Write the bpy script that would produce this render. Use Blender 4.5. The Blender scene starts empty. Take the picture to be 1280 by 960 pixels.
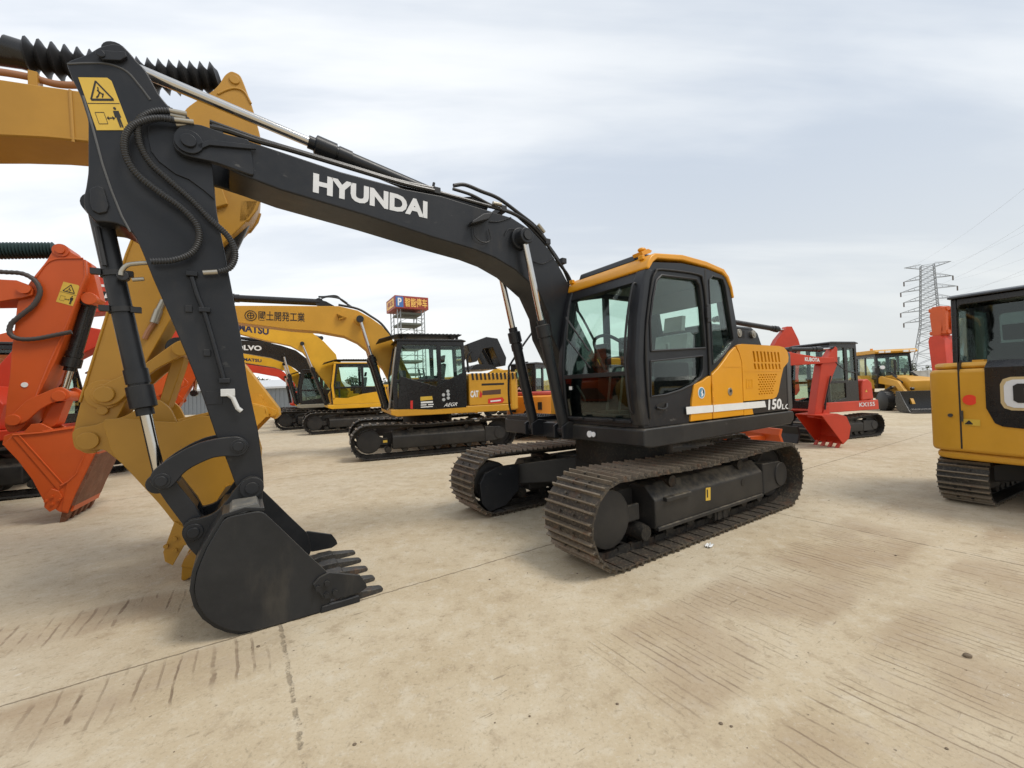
# Machinery yard: a dark grey excavator with rows of used machines, built in metres.
import bpy, bmesh, math, random
from mathutils import Vector, Matrix
from mathutils.geometry import tessellate_polygon
random.seed(7)
SC = bpy.context.scene
COL = SC.collection
R = math.radians

# ------------------------------------------------------------------ mesh builder
class MB:
    def __init__(s): s.v=[]; s.f=[]
    def add(s, vs, fs):
        o=len(s.v); s.v+= [tuple(v) for v in vs]; s.f+= [tuple(i+o for i in f) for f in fs]; return s
    def box(s, x0,x1,y0,y1,z0,z1, M=None):
        vs=[Vector((x,y,z)) for z in (z0,z1) for y in (y0,y1) for x in (x0,x1)]
        if M: vs=[M@v for v in vs]
        return s.add(vs,[(0,2,3,1),(4,5,7,6),(0,1,5,4),(2,6,7,3),(0,4,6,2),(1,3,7,5)])
    def prism(s, poly, y0, y1, ax='y'):
        """polygon (a,b) extruded; ax y: (x,z); ax x: (y,z); ax z: (x,y)"""
        n=len(poly)
        def P(p,t): return {'y':(p[0],t,p[1]),'x':(t,p[0],p[1]),'z':(p[0],p[1],t)}[ax]
        vs=[P(p,y0) for p in poly]+[P(p,y1) for p in poly]
        area=sum(poly[i][0]*poly[(i+1)%n][1]-poly[(i+1)%n][0]*poly[i][1] for i in range(n))
        flip=(area>0)!=(ax in 'y')
        if y1<y0: flip=not flip
        f=[tuple(range(n)),tuple(range(2*n-1,n-1,-1))]+[((i+1)%n,i,n+i,n+(i+1)%n) for i in range(n)]
        if flip: f=[tuple(reversed(q)) for q in f]
        return s.add(vs,f)
    def holed(s, outer, holes, y0, y1, ax='y'):
        def P(p,t): return {'y':(p[0],t,p[1]),'x':(t,p[0],p[1]),'z':(p[0],p[1],t)}[ax]
        loops=[outer]+holes; flat=[p for l in loops for p in l]; n=len(flat)
        tris=tessellate_polygon([[Vector((p[0],p[1],0)) for p in l] for l in loops])
        vs=[P(p,y0) for p in flat]+[P(p,y1) for p in flat]
        f=[]
        for t in tris:
            f.append(tuple(t)); f.append((t[2]+n,t[1]+n,t[0]+n))
        o=0
        for l in loops:
            m=len(l)
            for i in range(m):
                j=(i+1)%m; f.append((o+i,o+j,n+o+j,n+o+i))
            o+=m
        return s.add(vs,f)
    def tube(s, pts, r, seg=10, cap=True):
        pts=[Vector(p) for p in pts]; n=len(pts)
        rr=r if isinstance(r,(list,tuple)) else [r]*n
        t=[(pts[min(i+1,n-1)]-pts[max(i-1,0)]).normalized() for i in range(n)]
        a=Vector((0,0,1)) if abs(t[0].z)<.9 else Vector((0,1,0))
        u=(a-t[0]*a.dot(t[0])).normalized(); vs=[]
        for i in range(n):
            u=(u-t[i]*u.dot(t[i])).normalized(); w=t[i].cross(u)
            for k in range(seg):
                q=2*math.pi*k/seg; vs.append(pts[i]+(u*math.cos(q)+w*math.sin(q))*rr[i])
        f=[(i*seg+k,i*seg+(k+1)%seg,(i+1)*seg+(k+1)%seg,(i+1)*seg+k) for i in range(n-1) for k in range(seg)]
        if cap: f+= [tuple(reversed(range(seg))),tuple(range((n-1)*seg,n*seg))]
        return s.add(vs,f)
    def cyl(s,p0,p1,r,r1=None,seg=20): return s.tube([p0,p1],[r,r if r1 is None else r1],seg)
    def disc(s,x,z,y0,y1,r,seg=20):
        return s.cyl((x,y0,z),(x,y1,z),r,seg=seg)
    def sheet(s, prof, y0, y1, t=.008):
        """open (x,z) profile made a plate of thickness t, spanning y0..y1"""
        n=len(prof); nr=[]
        for i in range(n):
            a,b=prof[max(i-1,0)],prof[min(i+1,n-1)]; d=Vector((b[0]-a[0],b[1]-a[1])).normalized(); nr.append((-d.y,d.x))
        poly=list(prof)+[(prof[i][0]+nr[i][0]*t,prof[i][1]+nr[i][1]*t) for i in range(n-1,-1,-1)]
        vs=[(p[0],y,p[1]) for y in (y0,y1) for p in poly]; m=2*n
        f=[(i,(i+1)%m,m+(i+1)%m,m+i) for i in range(m)]
        for i in range(n-1):
            f.append((i,m-1-i,m-2-i,i+1)); f.append((m+i,m+i+1,2*m-2-i,2*m-1-i))
        return s.add(vs,f)
    def ball(s,c,rx,ry,rz,nu=14,nv=9):
        vs=[];f=[]
        for j in range(nv+1):
            th=math.pi*j/nv
            for i in range(nu):
                ph=2*math.pi*i/nu; vs.append((c[0]+rx*math.sin(th)*math.cos(ph),c[1]+ry*math.sin(th)*math.sin(ph),c[2]+rz*math.cos(th)))
        for j in range(nv):
            for i in range(nu):
                f.append((j*nu+i,j*nu+(i+1)%nu,(j+1)*nu+(i+1)%nu,(j+1)*nu+i))
        return s.add(vs,f)

def spline(pts, n=8):
    P=[Vector(p) for p in pts]; P=[P[0]*2-P[1]]+P+[P[-1]*2-P[-2]]; out=[]
    for i in range(1,len(P)-2):
        a,b,c,d=P[i-1:i+3]
        for k in range(n):
            t=k/n; out.append(.5*((2*b)+(c-a)*t+(2*a-5*b+4*c-d)*t*t+(3*b-a-3*c+d)*t**3))
    out.append(P[-2]); return out
def resample(pts, step):
    pts=[Vector(p) for p in pts]; out=[pts[0]]; acc=0
    for a,b in zip(pts,pts[1:]):
        L=(b-a).length; t=step-acc
        while t<=L and L>0: out.append(a.lerp(b,t/L)); t+=step
        acc=L-(t-step)
    return out
def ribbed(mb, pts, r, step=.012, depth=.22, seg=10):
    q=resample(spline(pts,10),step/2)
    return mb.tube(q,[r*(1 if i%2 else 1-depth) for i in range(len(q))],seg)
def rp(poly,r=.03,n=3):
    """polygon with its corners eased by r"""
    out=[];N=len(poly)
    for i in range(N):
        p=Vector(poly[i]);a=Vector(poly[i-1]);b=Vector(poly[(i+1)%N]); la,lb=(a-p).length,(b-p).length
        if la<1e-5 or lb<1e-5: out.append(tuple(p)); continue
        q0=p+(a-p)/la*min(r,.35*la); q1=p+(b-p)/lb*min(r,.35*lb)
        for k in range(n+1): t=k/n; out.append(tuple(q0*(1-t)**2+p*2*t*(1-t)+q1*t*t))
    return out
def y3(pts,y): return [(p[0],y,p[1]) for p in pts]

def tag(o,label,cat,group=None):
    o['label']=label; o['category']=cat
    if group: o['group']=group
    return o
def thing(name,label,cat,loc=(0,0,0),deg=0,group=None):
    o=bpy.data.objects.new(name,None); COL.objects.link(o); o.empty_display_size=.3
    o.location=loc; o.rotation_euler=(0,0,R(deg)); return tag(o,label,cat,group)
SPLIT=set('arm_boss clamp_band hose_fitting cylinder_eye arm_bracket pipe_clamp wear_bar rocker_link boom_fork roof_bracket hood_cap hinge bucket_link pin_retainer weld_seam bolt track_roller carrier_roller boom_bracket cylinder_bracket travel_lever wiper corrugated_hose hydraulic_hose boss_plate round_label frame_sticker fender lamp_lead arm_pin'.split())
def clusters(mb,gap=.006):
    """loose islands of a builder, those that touch kept together"""
    n=len(mb.v); par=list(range(n))
    def find(i):
        while par[i]!=i: par[i]=par[par[i]]; i=par[i]
        return i
    for f in mb.f:
        for i in f[1:]:
            a,b=find(f[0]),find(i)
            if a!=b: par[a]=b
    isl={}
    for i in range(n): isl.setdefault(find(i),[]).append(i)
    box=[]
    for k,ids in isl.items():
        box.append([[min(mb.v[i][c] for i in ids)-gap/2 for c in range(3)],[max(mb.v[i][c] for i in ids)+gap/2 for c in range(3)],[k]])
    merged=True
    while merged:
        merged=False
        for i in range(len(box)):
            for j in range(i+1,len(box)):
                A,B=box[i],box[j]
                if all(A[0][c]<=B[1][c] and B[0][c]<=A[1][c] for c in range(3)):
                    box[i]=[[min(A[0][c],B[0][c]) for c in range(3)],[max(A[1][c],B[1][c]) for c in range(3)],A[2]+B[2]]; del box[j]; merged=True; break
            if merged: break
    out=[]
    for b in box:
        ks=set(b[2]); keep=[i for i in range(n) if find(i) in ks]; mp={i:q for q,i in enumerate(keep)}
        m=MB(); m.v=[mb.v[i] for i in keep]; m.f=[tuple(mp[i] for i in f) for f in mb.f if f[0] in mp]; out.append(m)
    return out
def O(name, mb, mat, parent=None, bevel=0, label=None, seg=2, sharp=38):
    if name in SPLIT:
        cs=clusters(mb)
        if len(cs)>1:
            for c in cs[1:]: O1(name,c,mat,parent,bevel,label,seg,sharp)
            mb=cs[0]
    return O1(name,mb,mat,parent,bevel,label,seg,sharp)
def O1(name, mb, mat, parent, bevel, label, seg, sharp):
    me=bpy.data.meshes.new(name); me.from_pydata(mb.v,[],mb.f); me.validate()
    bm=bmesh.new(); bm.from_mesh(me); bmesh.ops.recalc_face_normals(bm,faces=bm.faces[:]); bm.to_mesh(me); bm.free()
    me.polygons.foreach_set('use_smooth',[True]*len(me.polygons)); me.set_sharp_from_angle(angle=R(sharp))
    me.materials.append(mat); me.update()
    o=bpy.data.objects.new(name,me); COL.objects.link(o)
    if parent: o.parent=parent
    if bevel:
        b=o.modifiers.new('bevel','BEVEL'); b.width=bevel; b.segments=seg; b.limit_method='ANGLE'; b.angle_limit=R(35); b.harden_normals=True
    if label: o['label']=label
    return o
def structure(name,mb,mat):
    o=O(name,mb,mat); o['kind']='structure'; return o

_glyph={}
def glyphs(body, bold=.0):
    k=(body,bold)
    if k in _glyph: return _glyph[k]
    c=bpy.data.curves.new('lettering','FONT'); c.body=body; c.size=1; c.offset=bold; c.resolution_u=3
    o=bpy.data.objects.new('lettering',c); COL.objects.link(o)
    dg=bpy.context.evaluated_depsgraph_get(); dg.update()
    me=bpy.data.meshes.new_from_object(o.evaluated_get(dg))
    vs=[tuple(v.co) for v in me.vertices]; fs=[tuple(p.vertices) for p in me.polygons]
    bpy.data.objects.remove(o); bpy.data.curves.remove(c); bpy.data.meshes.remove(me)
    _glyph[k]=(vs,fs); return _glyph[k]
def text(parent,name,body,BL,BR,TL,mat,bold=.0,mb=None,slant=0):
    """lettering as a thin sheet filling the parallelogram BL-BR-TL (3-D points)"""
    vs,fs=glyphs(body,bold)
    if not vs: return None
    x0=min(v[0] for v in vs);x1=max(v[0] for v in vs);b0=min(v[1] for v in vs);b1=max(v[1] for v in vs)
    BL,BR,TL=Vector(BL),Vector(BR),Vector(TL)
    q=[BL+(BR-BL)*((v[0]-x0)/(x1-x0)+slant*(v[1]-b0)/(b1-b0))+(TL-BL)*((v[1]-b0)/(b1-b0)) for v in vs]
    m=mb or MB(); m.add(q,fs)
    return None if mb else O(name,m,mat,parent)
def quad(parent,name,c,mat):
    return O(name,MB().add(c,[tuple(range(len(c)))]),mat,parent)
def side_text(parent,name,body,bl,br,tl,y,mat,bold=0,slant=0):
    return text(parent,name,body,(bl[0],y,bl[1]),(br[0],y,br[1]),(tl[0],y,tl[1]),mat,bold,slant=slant)

# ------------------------------------------------------------------ materials
def newmat(name):
    m=bpy.data.materials.new(name); m.use_nodes=True; nt=m.node_tree
    return m,nt,nt.nodes['Principled BSDF']
class G:
    """small helper for wiring shader nodes"""
    def __init__(s,nt): s.nt=nt
    def n(s,typ,ins=None,**kw):
        o=s.nt.nodes.new('ShaderNode'+typ)
        for k,v in kw.items(): setattr(o,k,v)
        for k,v in (ins or {}).items():
            if hasattr(v,'node'): s.nt.links.new(v,o.inputs[k])
            else: o.inputs[k].default_value=v
        return o
    def math(s,op,a,b=0.,c=None,clamp=False):
        i={0:a,1:b}
        if c is not None: i[2]=c
        return s.n('Math',i,operation=op,use_clamp=clamp).outputs[0]
    def noise(s,vec,scale,detail=4,rough=.55,dist=0):
        return s.n('TexNoise',{'Vector':vec,'Scale':scale,'Detail':detail,'Roughness':rough,'Distortion':dist}).outputs['Fac']
    def ramp(s,fac,a,b):
        return s.n('MapRange',{'Value':fac,'From Min':a,'From Max':b},interpolation_type='SMOOTHSTEP').outputs['Result']
    def mix(s,f,a,b,mode='MIX'):
        o=s.n('Mix',data_type='RGBA',blend_type=mode)
        for k,v in ((0,f),(6,a),(7,b)):
            if hasattr(v,'node'): s.nt.links.new(v,o.inputs[k])
            else: o.inputs[k].default_value=v if k==0 else (*v,1) if len(v)==3 else v
        return o.outputs[2]
    def link(s,a,b): s.nt.links.new(a,b)

def paint(name,col,rough=.42,dust=.35,var=.12,metal=0,spec=.5,scale=1.,dustcol=(.36,.30,.21),chips=0.,scratch=0.):
    m,nt,b=newmat(name); g=G(nt)
    tc=g.n('TexCoord').outputs['Object']
    n1=g.noise(tc,1.7*scale,5,.6); n2=g.noise(tc,14*scale,4,.6)
    lo=tuple(c*(1-var) for c in col); hi=tuple(min(1,c*(1+var)) for c in col)
    c=g.mix(g.ramp(n1,.3,.7),lo,hi)
    nz=g.n('SeparateXYZ',{'Vector':g.n('NewGeometry').outputs['Normal']}).outputs['Z']
    up=g.ramp(nz,.25,.95)
    d=g.math('MULTIPLY',g.math('ADD',g.math('MULTIPLY',up,.86),.06),g.ramp(g.math('ADD',g.math('MULTIPLY',n1,.6),g.math('MULTIPLY',n2,.5)),.38,.75))
    d=g.math('MULTIPLY',d,dust,clamp=True)
    c=g.mix(d,c,dustcol)
    if chips:
        ch=g.ramp(g.noise(tc,38*scale,3,.7),.70,.74)
        c=g.mix(g.math('MULTIPLY',ch,chips),c,(.16,.10,.07))
    if scratch:
        sn=g.noise(g.n('Mapping',{'Vector':tc,'Rotation':(.3,.5,.2),'Scale':(3,26,5)}).outputs[0],2.6,4,.6)
        s2=g.ramp(g.noise(tc,1.1,3,.6),.50,.66)
        c=g.mix(g.math('MULTIPLY',g.math('MULTIPLY',g.ramp(sn,.64,.70),s2),scratch),c,(.15,.145,.135))
        sm=g.ramp(g.noise(g.n('Mapping',{'Vector':tc,'Scale':(1,1,.35)}).outputs[0],3.1,5,.65),.55,.8)
        c=g.mix(g.math('MULTIPLY',sm,.16*scratch),c,dustcol)
    g.link(c,b.inputs['Base Color'])
    r=g.math('ADD',g.math('MULTIPLY',n2,.18),rough-.09); r=g.math('ADD',r,g.math('MULTIPLY',d,.5),clamp=True)
    g.link(r,b.inputs['Roughness']); b.inputs['Metallic'].default_value=metal; b.inputs['Specular IOR Level'].default_value=spec
    bp=g.n('Bump',{'Height':g.noise(tc,60*scale,2),'Strength':.04,'Distance':.01})
    g.link(bp.outputs[0],b.inputs['Normal'])
    return m
def plain(name,col,rough=.5,metal=0,emit=0):
    m,nt,b=newmat(name); g=G(nt)
    tc=g.n('TexCoord').outputs['Object']
    c=g.mix(g.noise(tc,9,3),tuple(x*.9 for x in col),tuple(min(1,x*1.08) for x in col))
    g.link(c,b.inputs['Base Color'])
    b.inputs['Roughness'].default_value=rough; b.inputs['Metallic'].default_value=metal
    return m
def glassmat(name,tint,refl=1.0):
    m,nt,b=newmat(name); g=G(nt); nt.nodes.remove(b)
    t=g.n('BsdfTransparent',{'Color':(*tint,1)}); gl=g.n('BsdfGlossy',{'Color':(.9,.95,.95,1),'Roughness':.02})
    fc=g.n('LayerWeight',{'Blend':.5}).outputs['Facing']
    f=g.math('MULTIPLY',g.math('ADD',g.math('MULTIPLY',g.math('POWER',fc,4.),.9),.035),refl,clamp=True)
    x=g.n('MixShader',{0:f,1:t.outputs[0],2:gl.outputs[0]})
    g.link(x.outputs[0],nt.nodes['Material Output'].inputs[0]); return m
def rustmat(name,base,rust,dust,amt=.5,rough=.6,sc=1.):
    m,nt,b=newmat(name); g=G(nt); tc=g.n('TexCoord').outputs['Object']
    n1=g.noise(tc,6*sc,6,.7); n2=g.noise(tc,40*sc,4,.7); n3=g.noise(tc,2.2*sc,4,.6)
    c=g.mix(g.ramp(n1,.62-.3*amt,.78-.25*amt),base,rust)
    c=g.mix(g.math('MULTIPLY',g.ramp(n2,.48,.72),.6),c,dust)
    c=g.mix(g.math('MULTIPLY',g.ramp(n3,.5,.75),.35),c,dust)
    g.link(c,b.inputs['Base Color']); g.link(g.math('ADD',g.math('MULTIPLY',n2,.3),rough-.15),b.inputs['Roughness'])
    b.inputs['Metallic'].default_value=.35
    g.link(g.n('Bump',{'Height':n2,'Strength':.35,'Distance':.006}).outputs[0],b.inputs['Normal']); return m

DARK=paint('dark grey paint',(.0150,.0168,.0205),.36,.20,.14,scratch=.45,spec=.34)
DARKDUST=paint('dusty dark grey paint',(.018,.019,.0205),.45,.35,.15,scratch=.3,spec=.38)
FRAME=paint('undercarriage paint',(.017,.0165,.0165),.55,.6,.2)
HORANGE=paint('orange yellow paint',(.72,.315,.012),.34,.14,.05)
OCHRE=paint('ochre paint',(.43,.215,.018),.42,.25,.08,chips=.5)
CATY=paint('yellow machine paint',(.60,.30,.022),.45,.25,.06)
KOMY=paint('bright yellow paint',(.72,.38,.015),.42,.2,.06)
REDOR=paint('orange red paint',(.55,.085,.010),.42,.10,.06)
RED=paint('red paint',(.53,.040,.012),.42,.06,.08)
MINIO=paint('light orange paint',(.80,.30,.03),.42,.2,.06)
BLACK=plain('black rubber',(.014,.014,.015),.5)
BLACKP=paint('black gloss paint',(.012,.012,.013),.28,.12,.1)
DKGREEN=plain('dark green bellows',(.016,.04,.04),.6)
CHROME=plain('chromed steel',(.62,.60,.57),.14,1)
STEEL=plain('zinc steel',(.40,.37,.31),.38,.85)
COPPER=paint('tan pipe paint',(.33,.15,.07),.45,.2)
WHITE=plain('white lettering',(.80,.80,.78),.5)
LETTER=plain('silver lettering',(.68,.69,.70),.45)
STICKY=plain('yellow warning sticker',(.64,.42,.055),.45)
INK=plain('black ink',(.014,.012,.010),.55)
REDINK=plain('red sticker',(.62,.03,.02),.5)
BLUEINK=plain('blue sticker',(.06,.16,.42),.5)
NAVY=plain('navy lettering',(.02,.02,.06),.5)
TRACK=rustmat('worn track steel',(.050,.042,.034),(.10,.058,.036),(.24,.195,.135),.34)
TRACKIN=rustmat('track chain steel',(.022,.020,.018),(.05,.03,.02),(.10,.085,.06),.3)
TRACKBG=rustmat('grey track steel',(.030,.028,.026),(.05,.04,.03),(.16,.14,.11),.3)
TIP=rustmat('bare worn grouser edge',(.19,.155,.115),(.19,.11,.07),(.38,.31,.22),.3,.5)
RUSTY=rustmat('rusty bucket steel',(.17,.065,.035),(.22,.09,.05),(.30,.20,.14),.6,.7)
RUSTG=rustmat('worn dark tooth steel',(.05,.048,.046),(.13,.07,.04),(.16,.14,.11),.25,.5)
GLASS=glassmat('tinted glass',(.885,.965,.925))
GLASSD=glassmat('glass darkened for dim interior',(.46,.52,.50),1.3)  # tint darkened to stand in for dark reflections and the dim cab inside
SEATM=plain('seat fabric',(.05,.05,.05),.8)
PLASTIC=paint('clear seat wrap',(.34,.36,.35),.25,.0,.3)
INTER=plain('cab interior',(.045,.047,.048),.7)
LAMPG=plain('lamp lens',(.85,.86,.88),.12)
GALV=plain('galvanised steel',(.30,.32,.34),.55,.3)
PALE=plain('hazed galvanised steel',(.29,.31,.33),.7)  # distance haze is mixed into this grey of the pylon and its lines
WRAPH=plain('ribbed hose rubber',(.030,.031,.033),.42)
SHEDM=plain('grey cladding',(.20,.22,.24),.6)

# ------------------------------------------------------------------ camera, light, sky
cam=bpy.data.cameras.new('camera'); co=bpy.data.objects.new('camera',cam); COL.objects.link(co); SC.camera=co
cam.sensor_width=36; cam.lens=522/1280*36; cam.clip_start=.05; cam.clip_end=3000
pr,rr=R(.67),R(2.0)
e1=Vector((1,0,0)); e2=Vector((0,-math.sin(pr),math.cos(pr))); e3=Vector((0,math.cos(pr),math.sin(pr)))
cx=e1*math.cos(rr)-e2*math.sin(rr); cy=e1*math.sin(rr)+e2*math.cos(rr)
co.matrix_world=Matrix(((cx.x,cy.x,-e3.x,0),(cx.y,cy.y,-e3.y,0),(cx.z,cy.z,-e3.z,1.61),(0,0,0,1)))
SC.render.resolution_x=1024; SC.render.resolution_y=768
SC.view_settings.view_transform='Standard'; SC.view_settings.look='None'; SC.view_settings.gamma=1; SC.view_settings.use_curve_mapping=False
SC.view_settings.exposure=.37

SUN_EL,SUN_AZ=R(58),R(62)          # azimuth measured from +X towards +Y... light comes from the right and behind the yard
sun=bpy.data.lights.new('sun','SUN'); sun.energy=1.5; sun.angle=R(18); sun.color=(1,.95,.87)
so=bpy.data.objects.new('sun',sun); COL.objects.link(so)
SAZ=R(-20)
d=Vector((math.cos(SUN_EL)*math.cos(SAZ),math.cos(SUN_EL)*math.sin(SAZ),math.sin(SUN_EL)))
so.rotation_euler=d.to_track_quat('Z','Y').to_euler(); so.location=(20,-8,40)

w=bpy.data.worlds.new('World'); SC.world=w; w.use_nodes=True; nt=w.node_tree; g=G(nt)
bg=nt.nodes['Background']
sky=g.n('TexSky',sky_type='NISHITA',sun_disc=False,sun_elevation=SUN_EL,sun_rotation=math.pi/2-SAZ,air_density=1.2,dust_density=3)
tc=g.n('TexCoord').outputs['Generated']
sp=g.n('SeparateXYZ',{'Vector':tc})
zz=g.math('MAXIMUM',sp.outputs['Z'],.0)
den=g.math('ADD',zz,.16)
pl=g.n('CombineXYZ',{0:g.math('DIVIDE',sp.outputs['X'],den),1:g.math('DIVIDE',sp.outputs['Y'],den),2:0.})
mp=g.n('Mapping',{'Vector':pl.outputs[0],'Rotation':(0,0,R(-28)),'Scale':(.26,.95,1)}).outputs[0]
c1=g.noise(mp,1.1,7,.52,.5); c2=g.noise(mp,3.0,5,.55,.3)
cl=g.ramp(g.math('ADD',g.math('MULTIPLY',c1,.74),g.math('MULTIPLY',c2,.26)),.41,.58)
low=g.ramp(zz,.5,.02)                       # towards the horizon the cloud sheet closes up and pales
# the sheet is thinner (brighter) to the west of the yard
west=g.ramp(sp.outputs['X'],.55,-.75)
thick=g.mix(west,(.50,.555,.63),(.585,.64,.72)); thin=g.mix(west,(.73,.76,.785),(.935,.945,.95))
cloud=g.mix(cl,thick,thin)
hor=g.mix(west,(.645,.665,.660),(.96,.965,.945))
cloud=g.mix(g.math('MULTIPLY',low,.85),cloud,hor)
sk=g.n('VectorMath',{0:sky.outputs[0],'Scale':.10},operation='SCALE').outputs[0]
tot=g.mix(.90,sk,cloud)
g.link(tot,bg.inputs['Color']); bg.inputs['Strength'].default_value=1.0

# ------------------------------------------------------------------ ground: concrete slabs with tread marks
def ground_material():
    m,nt,b=newmat('dusty concrete'); g=G(nt)
    tc=g.n('TexCoord').outputs['Object']
    rot=g.n('Mapping',{'Vector':tc,'Rotation':(0,0,R(-33))}).outputs[0]
    s=g.n('SeparateXYZ',{'Vector':rot}); U,V=s.outputs['X'],s.outputs['Y']
    n0=g.noise(tc,.16,5,.6); n1=g.noise(tc,.9,6,.62); n2=g.noise(tc,6,6,.68); n3=g.noise(tc,55,4,.7)
    c=g.mix(g.ramp(n1,.34,.66),(.475,.382,.252),(.548,.460,.325))
    c=g.mix(g.math('MULTIPLY',g.ramp(n0,.42,.66),.5),c,(.49,.435,.34))
    c=g.mix(g.math('MULTIPLY',g.ramp(n2,.50,.68),.50),c,(.60,.535,.42))
    c=g.mix(g.math('MULTIPLY',g.ramp(n2,.48,.32),.48),c,(.33,.245,.155))
    c=g.mix(g.math('MULTIPLY',g.ramp(n3,.54,.70),.42),c,(.22,.18,.125))
    c=g.mix(g.math('MULTIPLY',g.ramp(n3,.45,.30),.40),c,(.63,.57,.45))
    n4=g.noise(tc,19,6,.75,.6)
    c=g.mix(g.math('MULTIPLY',g.ramp(n4,.57,.66),.45),c,(.25,.20,.135))
    c=g.mix(g.math('MULTIPLY',g.ramp(n4,.43,.34),.40),c,(.60,.545,.44))
    pv=g.n('TexVoronoi',{'Vector':tc,'Scale':13.,'Randomness':1.}); pit=g.math('MULTIPLY',g.ramp(pv.outputs['Distance'],.10,.05),g.ramp(g.noise(tc,2.3,3,.6),.50,.62))
    c=g.mix(g.math('MULTIPLY',pit,.7),c,(.15,.12,.085))
    h=g.math('ADD',g.math('MULTIPLY',n2,.6),g.math('MULTIPLY',n3,.4))
    # brush / drag streaks along one slab direction
    st=g.noise(g.n('Mapping',{'Vector':rot,'Scale':(.8,14,1)}).outputs[0],2.2,5,.7)
    c=g.mix(g.math('MULTIPLY',g.ramp(st,.60,.74),.30),c,(.27,.21,.14))
    # larger oil and soil stains
    stn=g.noise(g.n('Mapping',{'Vector':tc,'Location':(3.1,7.7,0)}).outputs[0],.55,6,.7,.8)
    c=g.mix(g.math('MULTIPLY',g.ramp(stn,.57,.70),.42),c,(.33,.255,.17))
    # scattered short scuffs
    sc1=g.noise(g.n('Mapping',{'Vector':rot,'Rotation':(0,0,R(62)),'Scale':(1,9,1)}).outputs[0],5.5,3,.6)
    gate=g.ramp(g.noise(tc,.8,3,.6),.47,.60)
    c=g.mix(g.math('MULTIPLY',g.math('MULTIPLY',g.ramp(sc1,.63,.70),gate),.75),c,(.17,.135,.095))
    def band(x,lo,hi,soft):
        wob=x
        a=g.ramp(wob,lo-soft,lo+soft); bb=g.ramp(wob,hi+soft,hi-soft); return g.math('MULTIPLY',a,bb)
    n5=g.noise(tc,3.2,4,.65)
    wv=g.math('ADD',V,g.math('MULTIPLY',g.math('SUBTRACT',n5,.5),.16)); wu=g.math('ADD',U,g.math('MULTIPLY',n5,.05))
    soilgate=g.ramp(g.noise(tc,1.5,4,.6),.40,.60)
    tread=None; soil=None
    # tread marks: u0,u1,v0,v1,pitch,darkness
    for i,(u0,u1,v0,v1,p,k,lw) in enumerate([(1.75,5.7,1.22,1.98,.058,.80,.13),(1.3,6.5,.28,.98,.064,.75,.12),(-1.7,.12,2.92,3.40,.092,1.0,.11),(-2.2,-.35,4.12,4.60,.09,.95,.12),(6.2,12,1.3,1.9,.08,.5,.12),(-1.0,3.0,-.9,-.3,.08,.5,.12)]):
        area=g.math('MULTIPLY',band(U,u0,u1,.30),band(wv,v0,v1,.06))
        area=g.math('MULTIPLY',area,k)
        x=g.math('DIVIDE',g.math('ADD',wu,g.math('MULTIPLY',g.math('SUBTRACT',g.noise(g.n('CombineXYZ',{0:U,1:g.math('MULTIPLY',V,.12),2:float(i)}).outputs[0],2.2,3,.6),.5),.20)),p); tri=g.math('ABSOLUTE',g.math('SUBTRACT',g.math('FRACT',x),.5))
        brk=g.noise(g.n('CombineXYZ',{0:g.math('MULTIPLY',g.math('FLOOR',x),3.7),1:g.math('MULTIPLY',V,2.2),2:float(i)}).outputs[0],1.5,3,.65)
        rl=g.n('TexWhiteNoise',{'W':g.math('ADD',g.math('FLOOR',x),i*37.)},noise_dimensions='1D').outputs['Value']
        line=g.math('MULTIPLY',g.math('MULTIPLY',g.math('MULTIPLY_ADD',rl,.60,.45),g.ramp(tri,lw,lw*.3)),g.math('MULTIPLY',g.ramp(brk,.40,.60),area))
        tread=line if tread is None else g.math('MAXIMUM',tread,line)
        soil=area if soil is None else g.math('MAXIMUM',soil,area)
    c=g.mix(g.math('MULTIPLY',g.math('MULTIPLY',soil,soilgate),.62),c,(.32,.225,.140))
    c=g.mix(g.math('MULTIPLY',tread,.85),c,(.17,.115,.075))
    fl=g.math('MULTIPLY',g.ramp(g.noise(g.n('Mapping',{'Vector':rot,'Rotation':(0,0,R(40)),'Scale':(1,2.2,1)}).outputs[0],11,5,.7),.60,.68),g.ramp(g.noise(tc,.75,3,.5),.56,.66))
    c=g.mix(g.math('MULTIPLY',fl,.75),c,(.66,.62,.54))
    h=g.math('SUBTRACT',h,g.math('MULTIPLY',tread,.9))
    # slab joints
    def joint(x,x0,period,wd,n):
        q=g.math('FRACT',g.math('ADD',g.math('DIVIDE',g.math('SUBTRACT',g.math('ADD',x,g.math('MULTIPLY',g.math('SUBTRACT',n,.5),.05)),x0),period),.5))
        dd=g.math('MULTIPLY',g.math('ABSOLUTE',g.math('SUBTRACT',q,.5)),period)
        return g.ramp(dd,wd,wd*.3)
    jn=g.noise(tc,9,5,.7)
    ju=g.math('MULTIPLY',joint(U,.195,5.2,.015,jn),g.ramp(g.noise(rot,7,4,.7),.40,.52)); jv=joint(V,3.43,6.0,.011,jn)
    c=g.mix(g.math('MULTIPLY',ju,.62),c,(.20,.155,.105)); c=g.mix(g.math('MULTIPLY',jv,.75),c,(.20,.155,.105))
    h=g.math('SUBTRACT',h,g.math('MULTIPLY',g.math('MAXIMUM',ju,jv),1.5))
    g.link(c,b.inputs['Base Color']); b.inputs['Roughness'].default_value=.86; b.inputs['Specular IOR Level'].default_value=.25
    h=g.math('SUBTRACT',h,pit)
    g.link(g.n('Bump',{'Height':h,'Strength':.6,'Distance':.012}).outputs[0],b.inputs['Normal'])
    return m
structure('ground',MB().add([(-900,-900,0),(900,-900,0),(900,900,0),(-900,900,0)],[(0,1,2,3)]),ground_material())

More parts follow.
